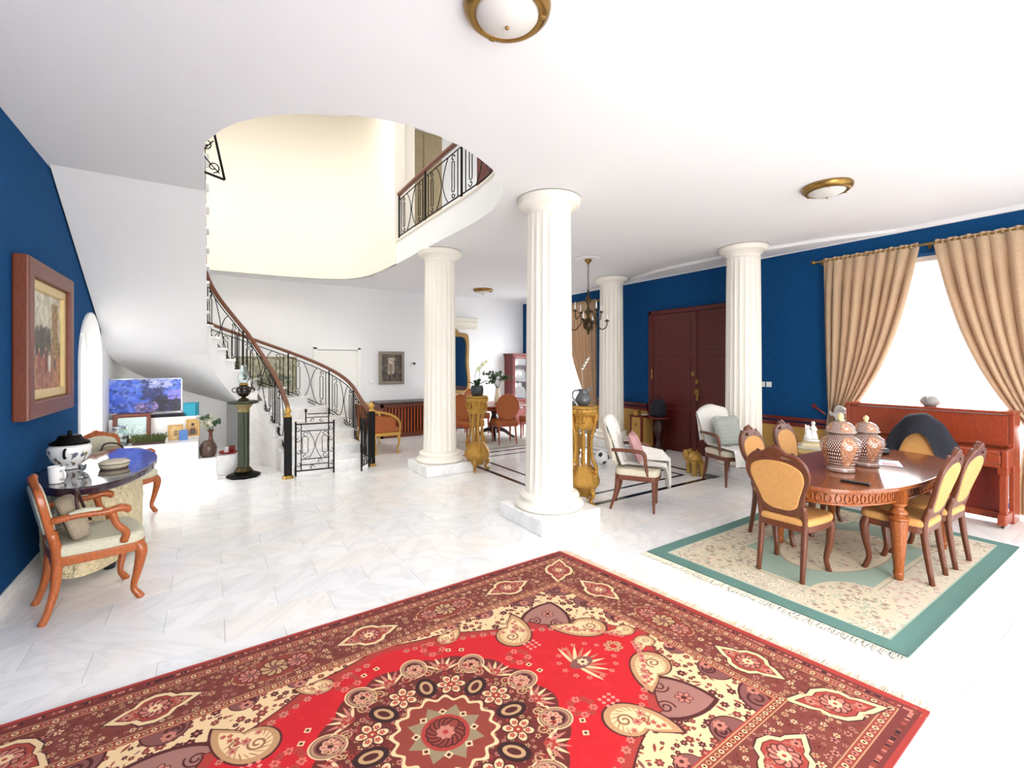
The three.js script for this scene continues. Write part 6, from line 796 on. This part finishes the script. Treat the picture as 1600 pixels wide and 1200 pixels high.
{
  const A = [3.99, 3.5, 0.62], B = [5.8, 3.52, -0.3];
  const hc = hallChair('oval-back armchair under a white throw, beside the nearest gilt pedestal', ...A); copyOf(hc, 'oval-back armchair under a white throw, before the red door and column', B[0], 0, B[1], B[2]);
  const throwOver = (label, [x, v, t], side) => { // cloth lying down the back and over the seat front
    const back = sheet(22, 34, (u, w) => { const a = (u - 0.5) * 2, wob = 0.01 * Math.sin(a * 7 + w * 9), top = 1.01 - 0.1 * a * a; let y, z; if (w < 0.25) { const k = w / 0.25; y = 0.55 + (top - 0.55) * k; z = -0.275 - 0.1 * k + 0.045 * a ** 4; } else if (w < 0.3) { const k = (w - 0.25) / 0.05; y = top + 0.015 * Math.sin(k * PI); z = -0.375 + 0.045 * a ** 4 + (0.105 - 0.085 * a ** 4) * k; } else if (w < 0.62) { const k = (w - 0.3) / 0.32; y = top + (0.505 - top) * k; z = -0.27 + 0.13 * k - 0.04 * a ** 4 * (1 - k); } else if (w < 0.85) { const k = (w - 0.62) / 0.23; y = 0.505 - 0.02 * k; z = -0.14 + 0.43 * k; } else { const k = (w - 0.85) / 0.15; y = 0.485 - 0.2 * k; z = 0.29 + 0.03 * Math.sin(k * 2); } const wid = w < 0.62 ? 0.27 - 0.05 * Math.max(0, (w - 0.3) / 0.32) : 0.19; return V3(a * wid + (w > 0.62 ? side * 0.06 : 0), y + wob * 0.6, z + wob + 0.012 * Math.sin(a * 5)); }, 0.008);
    single('throw', label, 'throw', [back], M.white, x, 0, v, t);
  };
  throwOver('white throw hanging over the armchair beside the gilt pedestal', A, 1); throwOver('white throw spread over the armchair before the red door', B, 0);
  const side = thing('folded_cloth', 'white cloth hanging over the front corner of the nearer armchair', 'cloth', ...[A[0], 0, A[1]], A[2]); part(side, 'cloth', sheet(24, 20, (u, w) => { const x = 0.08 + 0.22 * u, k = w; const y = k < 0.35 ? 0.515 + 0.14 * Math.sin(u * PI) * (1 - k) : 0.515 - (k - 0.35) * (0.42 + 0.06 * Math.sin(u * 7)); const z = k < 0.35 ? 0.0 + k * 0.85 : 0.3 + 0.02 * Math.sin(u * 14) * k + 0.03; return V3(x, y, z); }, 0.008), M.white);
  const pillow = (label, cx, cy, cz, w, h, m, [x, v, t], ribs) => { const o = thing('throw_pillow', label, 'pillow', x, 0, v, t); part(o, 'cover', [grid(24, 24, (u, q) => { const a = (u - 0.5) * 2, b = (q - 0.5) * 2, th = 0.06 * Math.pow(Math.max(0, (1 - a ** 4) * (1 - b ** 4)), 0.5); const rib = ribs ? 0.006 * Math.sin(q * PI * 14) : 0; return V3(cx + a * w / 2, cy + b * h / 2, cz + th + rib - b * 0.05); }), grid(12, 12, (u, q) => { const a = -(u - 0.5) * 2, b = (q - 0.5) * 2, th = 0.05 * Math.pow(Math.max(0, (1 - a ** 4) * (1 - b ** 4)), 0.5); return V3(cx + a * w / 2, cy + b * h / 2, cz - th - b * 0.05); })], m); part(o, 'piping', tube([[-1, -1], [0, -1.01], [1, -1], [1.01, 0], [1, 1], [0, 1.01], [-1, 1], [-1.01, 0]].map(([a, b]) => V3(cx + a * w / 2, cy + b * h / 2, cz - b * 0.05)), 0.005, 60, 6, true), m); };
  pillow('dusty pink cushion on the armchair beside the gilt pedestal', 0.02, 0.665, -0.02, 0.3, 0.3, M.pink, A); pillow('grey ribbed cushion on the armchair before the red door', 0.0, 0.695, -0.02, 0.38, 0.36, M.greyGreen, B, true);
}
{ // gilt elephant
  const o = thing('elephant_statue', 'small gilt elephant statue standing on the inlay corner', 'statue', 5.84, 0.0025, 4.06, 2.6), g = mat(0xb38d45, 0.4, { metalness: 0.6, bumpMap: carveMap, bumpScale: 0.004 });
  part(o, 'body', [limb([V3(0, 0.2, -0.13), V3(0, 0.225, -0.06), V3(0, 0.23, 0.04), V3(0, 0.225, 0.1)], [[0.06, 0.06], [0.088, 0.092], [0.092, 0.095], [0.06, 0.07]], 18, 16), sph(0.075, 0, 0.265, 0.14, 0.9, 1.05, 0.9), limb([V3(0, 0.26, 0.19), V3(0, 0.18, 0.225), V3(0, 0.1, 0.23), V3(0, 0.06, 0.25), V3(0, 0.07, 0.28)], [0.034, 0.028, 0.02, 0.015, 0.012], 16, 10), ...[[-1, -1], [1, -1], [-1, 1], [1, 1]].map(([a, b]) => limb([V3(a * 0.05, 0.2, b * 0.085 - 0.01), V3(a * 0.052, 0.1, b * 0.09 - 0.01), V3(a * 0.054, 0.012, b * 0.09 - 0.01), V3(a * 0.054, 0, b * 0.09 - 0.01)], [0.046, 0.034, 0.034, 0.036], 10, 10))], g);
  for (const s of [-1, 1]) { part(o, 'ear', T(new THREE.SphereGeometry(1, 14, 10), s * 0.085, 0.265, 0.11, 0, s * 0.5, 0, 0.016, 0.075, 0.055), g); part(o, 'tusk', limb([V3(s * 0.03, 0.225, 0.2), V3(s * 0.035, 0.19, 0.24), V3(s * 0.03, 0.195, 0.27)], [0.01, 0.008, 0.003], 8, 6), M.ceramic); } part(o, 'tail', tube([V3(0, 0.24, -0.17), V3(0, 0.18, -0.195), V3(0, 0.1, -0.19)], 0.007, 10, 6), g); part(o, 'saddle_cloth', [T(new THREE.SphereGeometry(1, 20, 12, 0, 2 * PI, 0, PI / 2.2), 0, 0.235, -0.01, 0, 0, 0, 0.1, 0.1, 0.08)], M.goldPlain);
  const e = thing('ball', 'small black and white ball on the floor behind the armchair', 'ball', 5.2, 0.0, 5.28); const bm = canvas(256, 128, (c, w, h) => { c.fillStyle = '#efefef'; c.fillRect(0, 0, w, h); c.fillStyle = '#111418'; for (const [x, y] of [[20, 40], [85, 60], [150, 38], [215, 62], [50, 95], [180, 96], [120, 15]]) { c.beginPath(); for (let i = 0; i < 5; i++) c.lineTo(x + 17 * Math.cos(i * 1.257), y + 17 * Math.sin(i * 1.257)); c.fill(); } }); part(e, 'cover', sph(0.11, 0, 0.11, 0, 1, 1, 1, 28), mat(0xffffff, 0.35, { map: bm }), true); part(e, 'valve', cyl(0.005, 0.005, 0.004, 0, 0.2195, 0, 10), M.blackPlastic);
  const gv = thing('gold_vase', 'round gilt vase on the floor behind the nearest gilt pedestal', 'vase', 5.45, 0, 6.2); part(gv, 'body', lathe([[0.001, 0], [0.09, 0], [0.1, 0.02], [0.07, 0.05], [0.15, 0.14], [0.17, 0.22], [0.14, 0.31], [0.07, 0.36], [0.09, 0.4], [0.08, 0.4], [0.001, 0.34]], 30), M.gold); for (const s of [-1, 1]) part(gv, 'handle', tor(0.05, 0.012, s * 0.16, 0.27, 0, 0, 0, 0, 18, 8), M.gold);
}
// ---------- far room ----------
{
  const rug2 = rug('oriental_rug', 'pale grey rug under the far dining set', [[3.9, 7.3], [6.5, 7.3], [6.5, 9.6], [3.9, 9.6]], canvas(512, 450, (c, w, h) => { c.fillStyle = '#b9b7ae'; c.fillRect(0, 0, w, h); c.fillStyle = '#cbc8be'; c.fillRect(30, 30, w - 60, h - 60); seed = 9; for (let i = 0; i < 260; i++) leafy(c, rnd() * w, rnd() * h, rnd() * 6, 22, 5, ['#a5a59b', '#d9d6cb', '#96988f'][i % 3]); }), null, 0.0085);
  const t = thing('round_table', 'round brown pedestal table in the far room', 'table', 5.05, RUG, 8.35); part(t, 'top', lathe([[0.001, 0.7], [0.68, 0.7], [0.7, 0.712], [0.69, 0.73], [0.001, 0.73]], 56), M.orangeWood); part(t, 'apron', lathe([[0.55, 0.63], [0.6, 0.63], [0.6, 0.7], [0.55, 0.7]], 48), M.orangeWood); part(t, 'column', lathe([[0.001, 0.7], [0.1, 0.7], [0.08, 0.6], [0.05, 0.5], [0.09, 0.38], [0.12, 0.28], [0.08, 0.18], [0.1, 0.12], [0.001, 0.12]], 24), M.darkWood); for (let k = 0; k < 4; k++) { const a = k * PI / 2 + 0.5, c = Math.cos(a), s = Math.sin(a); part(t, 'foot', limb([V3(c * 0.06, 0.2, s * 0.06), V3(c * 0.22, 0.16, s * 0.22), V3(c * 0.36, 0.05, s * 0.36), V3(c * 0.44, 0.02, s * 0.44)], [0.05, 0.04, 0.03, 0.02], 12, 8), M.darkWood); }
  const mk = (label, x, v, turn) => { const o = thing('oval_chair', label, 'chair', x, RUG, v, turn, 'orange oval-back chairs of the far room'), wd = M.orangeWood; const bk = []; for (let i = 0; i < 40; i++) { const a = i / 40 * 2 * PI; bk.push([0.225 * Math.cos(a), 0.74 + 0.25 * Math.sin(a)]); } const tilt = (g, z = 0) => { g.translate(0, -0.45, z); g.rotateX(-0.15); g.translate(0, 0.45, -0.2); return g; }; part(o, 'back_frame', tilt(tor(1, 0.1, 0, 0, 0, 0, 0, 0, 44, 8).scale(0.22, 0.245, 0.2).translate(0, 0.74, 0.02)), wd); part(o, 'back_panel', tilt(ext(shapeOf(bk.map(([a, b]) => [a * 0.96, (b - 0.74) * 0.96 + 0.74])), 0.04, 0.014, 6, 2)), M.orangeCloth); part(o, 'seat', [T(new RoundedBoxGeometry(0.46, 0.09, 0.44, 3, 0.035), 0, 0.43, 0)], M.orangeCloth); part(o, 'seat_rail', rbox(0.45, 0.05, 0.43, 0.015, 0, 0.375, 0), wd); for (const s of [-1, 1]) { part(o, 'leg', limb([V3(s * 0.19, 0.37, 0.18), V3(s * 0.19, 0, 0.18)], [0.024, 0.012], 2, 8), wd); part(o, 'leg', limb([V3(s * 0.17, 0.55, -0.2), V3(s * 0.17, 0.38, -0.19), V3(s * 0.18, 0, -0.25)], [0.022, 0.022, 0.013], 6, 8), wd); } return o; };
  const c0 = mk('orange oval-back chair seen from behind at the far round table', 4.9, 7.72, PI - 0.25); copyOf(c0, 'orange oval-back chair left of the far round table, behind the orchid pedestal', 4.25, RUG, 7.98, 2.0); copyOf(c0, 'orange oval-back chair at the right of the far round table', 5.75, RUG, 8.0, -2.3); copyOf(c0, 'orange oval-back chair on the far side of the round table', 5.05, RUG, 9.1, 0.0);
  const vs = thing('leafy_vase', 'white vase with green leafy branches on the far table', 'vase', 5.1, RUG + 0.7305, 8.3); part(vs, 'vase', lathe([[0.001, 0], [0.06, 0], [0.075, 0.05], [0.05, 0.2], [0.04, 0.3], [0.055, 0.33], [0.048, 0.33], [0.001, 0.28]], 24), mat(0xece3c8, 0.3)); seed = 55; for (let i = 0; i < 12; i++) { const a = rnd() * 6.28, q = rr(0.12, 0.42), h = rr(0.42, 0.66), p = [V3(0, 0.3, 0), V3(Math.cos(a) * q * 0.45, h - 0.02, Math.sin(a) * q * 0.45), V3(Math.cos(a) * q, h, Math.sin(a) * q)], st = part(vs, 'branch', tube(p, 0.004, 8, 4), M.darkLeaf), lf = [], c = curve(p); for (let k = 0; k < 10; k++) { const e = c.getPoint(0.45 + k * 0.06); lf.push(T(new THREE.SphereGeometry(1, 7, 5), e.x + rr(-0.03, 0.03), e.y + rr(-0.03, 0.04), e.z + rr(-0.03, 0.03), rnd() * 2, rnd() * 6, rnd() * 2, 0.04, 0.004, 0.02)); } part(st, 'leaves', lf, i % 2 ? M.leaf : M.darkLeaf); }
  // slatted radiator cabinet, mirror, air conditioner, display cabinet
  const rc = thing('slatted_cabinet', 'brown slatted radiator cabinet below the dark portrait', 'cabinet', 3.62, 0, 9.93, 0); part(rc, 'top', rbox(1.3, 0.035, 0.72, 0.01, 0, 0.745, 0), M.darkWood); part(rc, 'frame', [rbox(0.08, 0.73, 0.66, 0.008, -0.58, 0.365, 0), rbox(0.08, 0.73, 0.66, 0.008, 0.58, 0.365, 0), rbox(1.24, 0.08, 0.05, 0.008, 0, 0.69, 0.305), rbox(1.24, 0.1, 0.05, 0.008, 0, 0.05, 0.305)], M.frameWood); part(rc, 'backing', box(1.1, 0.6, 0.02, 0, 0.37, 0.26), M.darkWood); for (let k = 0; k < 15; k++) part(rc, 'slat', rbox(0.036, 0.56, 0.025, 0.006, -0.5 + k / 14, 0.37, 0.3), M.orangeWood);
  const mr = thing('wall_mirror', 'tall gilt framed mirror on the back wall', 'mirror', 5.0, 1.62, W.back - 0.002, 0); const fo = splineShape([[0, 0.82], [0.2, 0.76], [0.42, 0.72], [0.46, 0.6], [0.46, 0], [0.46, -0.74], [0, -0.76], [-0.46, -0.74], [-0.46, 0], [-0.46, 0.6], [-0.42, 0.72], [-0.2, 0.76]], 80), fi = splineShape([[0, 0.66], [0.3, 0.65], [0.39, 0.56], [0.4, 0], [0.4, -0.68], [0, -0.69], [-0.4, -0.68], [-0.4, 0], [-0.39, 0.56], [-0.3, 0.65]], 70); const fg = new THREE.Shape(fo.getPoints()); fg.holes.push(fi); part(mr, 'frame', ext(fg, 0.05, 0.015, 4, 2), mat(0x9a7a48, 0.4, { metalness: 0.6 })); part(mr, 'glass', ext(fi, 0.015), M.mirror); part(mr, 'crest', [sph(0.07, 0, 0.82, 0.03, 1.5, 0.7, 0.4), sph(0.04, 0.12, 0.8, 0.03, 1.4, 0.6, 0.5), sph(0.04, -0.12, 0.8, 0.03, 1.4, 0.6, 0.5)], mat(0x9a7a48, 0.4, { metalness: 0.6 }));
  const mc = thing('console_shelf', 'white console below the gilt mirror', 'console', 5.0, 0, W.back - 0.2, 0); part(mc, 'top', rbox(1.0, 0.06, 0.36, 0.015, 0, 0.82, 0), M.marble[0]); part(mc, 'body', rbox(0.9, 0.7, 0.3, 0.01, 0, 0.44, 0), M.orangeWood); for (const x of [-1, 1]) part(mc, 'leg', rbox(0.05, 0.09, 0.3, 0.008, x * 0.4, 0.045, 0), M.orangeWood);
  const ac = thing('air_conditioner', 'white split air conditioner high on the back wall', 'air conditioner', 5.22, 2.47, W.back - 0.1, 0); part(ac, 'case', rbox(0.86, 0.27, 0.19, 0.03, 0, 0.135, 0, 0, 0, 0, 3), mat(0xe6e2d2, 0.5)); part(ac, 'louvre', rbox(0.78, 0.05, 0.02, 0.006, 0, 0.03, 0.095, 0.4), mat(0xd8d4c2, 0.5)); part(ac, 'grille_line', box(0.8, 0.006, 0.01, 0, 0.17, 0.094), mat(0x9c9888, 0.5));
  const cb = thing('display_cabinet', 'tall brown glazed display cabinet in the far corner', 'cabinet', 6.8, 0, W.back - 0.24, 0); cb.scale.x = 0.72; part(cb, 'carcass', [rbox(0.05, 1.75, 0.4, 0.006, -0.35, 0.9, 0), rbox(0.05, 1.75, 0.4, 0.006, 0.35, 0.9, 0), rbox(0.75, 0.05, 0.42, 0.008, 0, 1.79, 0), rbox(0.75, 0.62, 0.4, 0.008, 0, 0.31, 0), box(0.7, 1.2, 0.02, 0, 1.2, -0.19)], M.mahogany); for (const y of [0.95, 1.25, 1.52]) part(cb, 'shelf', rbox(0.66, 0.015, 0.34, 0.003, 0, y, 0), M.solidGlass); part(cb, 'cornice', rbox(0.82, 0.05, 0.46, 0.012, 0, 1.84, 0), M.mahogany); const gd = part(cb, 'door', [rbox(0.05, 1.15, 0.03, 0.006, -0.31, 1.2, 0.2), rbox(0.05, 1.15, 0.03, 0.006, 0.31, 1.2, 0.2), rbox(0.66, 0.05, 0.03, 0.006, 0, 0.65, 0.2), rbox(0.66, 0.05, 0.03, 0.006, 0, 1.75, 0.2)], M.mahogany); part(gd, 'pane', box(0.58, 1.06, 0.005, 0, 1.2, 0.2), M.glass);
  for (const [y, n] of [[0.9585, 3], [1.2585, 3], [1.5285, 2]]) for (let k = 0; k < n; k++) { const d = thing('plate', `pale plate in the display cabinet, ${y > 1.5 ? 'top' : y > 1.2 ? 'middle' : 'lowest'} shelf, ${['left', n > 2 ? 'middle' : 'right', 'right'][k]}`, 'plate', 6.65 + k * 0.14, y, W.back - 0.22, 0); part(d, 'dish', lathe([[0.001, 0], [0.035, 0.004], [0.065, 0.014], [0.063, 0.017], [0.035, 0.008], [0.001, 0.005]], 24).rotateX(PI / 2 - 0.15).translate(0, 0.075, -0.05), M.ceramic); part(d, 'rack', rbox(0.08, 0.012, 0.06, 0.003, 0, 0.006, -0.03), M.darkWood); }
  // white panelled door in the back wall
  const d = structGroup('door_3'); part(d, 'door_leaf', rbox(0.84, 1.88, 0.04, 0.006, 2.28, 0.94, -W.back + 0.02), M.whitePlastic); part(d, 'door_frame', [rbox(0.07, 1.95, 0.06, 0.008, 1.83, 0.975, -W.back + 0.03), rbox(0.07, 1.95, 0.06, 0.008, 2.73, 0.975, -W.back + 0.03), rbox(0.97, 0.07, 0.06, 0.008, 2.28, 1.93, -W.back + 0.03)], M.whitePlastic); part(d, 'door_handle', tube([V3(2.6, 0.98, -W.back + 0.04), V3(2.6, 0.98, -W.back + 0.09), V3(2.5, 0.98, -W.back + 0.09)], 0.01, 8, 7), M.chrome);
  // gilt bench with orange seat behind the newel
  const b = thing('gilt_bench', 'gilt bench with curved arms and orange upholstery behind the newel post', 'bench', 2.6, 0, 8.5, 0); const gp = M.goldPlain; part(b, 'seat', rbox(0.46, 0.1, 1.15, 0.035, 0, 0.42, 0, 0, 0, 0, 3), M.orangeCloth); part(b, 'seat_rail', rbox(0.48, 0.06, 1.2, 0.015, 0, 0.355, 0), gp); part(b, 'backrest', rbox(0.05, 0.36, 1.05, 0.02, -0.24, 0.64, 0, 0, 0, 0.1, 3), M.orangeCloth); part(b, 'back_rail', limb([V3(-0.25, 0.74, -0.58), V3(-0.27, 0.86, -0.3), V3(-0.27, 0.88, 0), V3(-0.27, 0.86, 0.3), V3(-0.25, 0.74, 0.58)], [0.024, 0.026, 0.03, 0.026, 0.024], 30, 8), gp);
  for (const s of [-1, 1]) { part(b, 'arm', limb([V3(-0.25, 0.76, s * 0.57), V3(-0.1, 0.74, s * 0.58), V3(0.08, 0.68, s * 0.58), V3(0.2, 0.58, s * 0.58), V3(0.23, 0.46, s * 0.57), V3(0.22, 0.38, s * 0.56)], [0.024, 0.024, 0.024, 0.022, 0.02, 0.02], 24, 8), gp); part(b, 'arm_panel', rbox(0.36, 0.24, 0.03, 0.02, -0.04, 0.55, s * 0.56, 0, 0, -0.1), M.orangeCloth); for (const x of [-1, 1]) part(b, 'leg', limb([V3(x * 0.2, 0.35, s * 0.54), V3(x * 0.22, 0.22, s * 0.56), V3(x * 0.19, 0.08, s * 0.53), V3(x * 0.21, 0, s * 0.55)], [0.028, 0.022, 0.014, 0.02], 12, 8), gp); }
}
renderer.render(scene, camera);
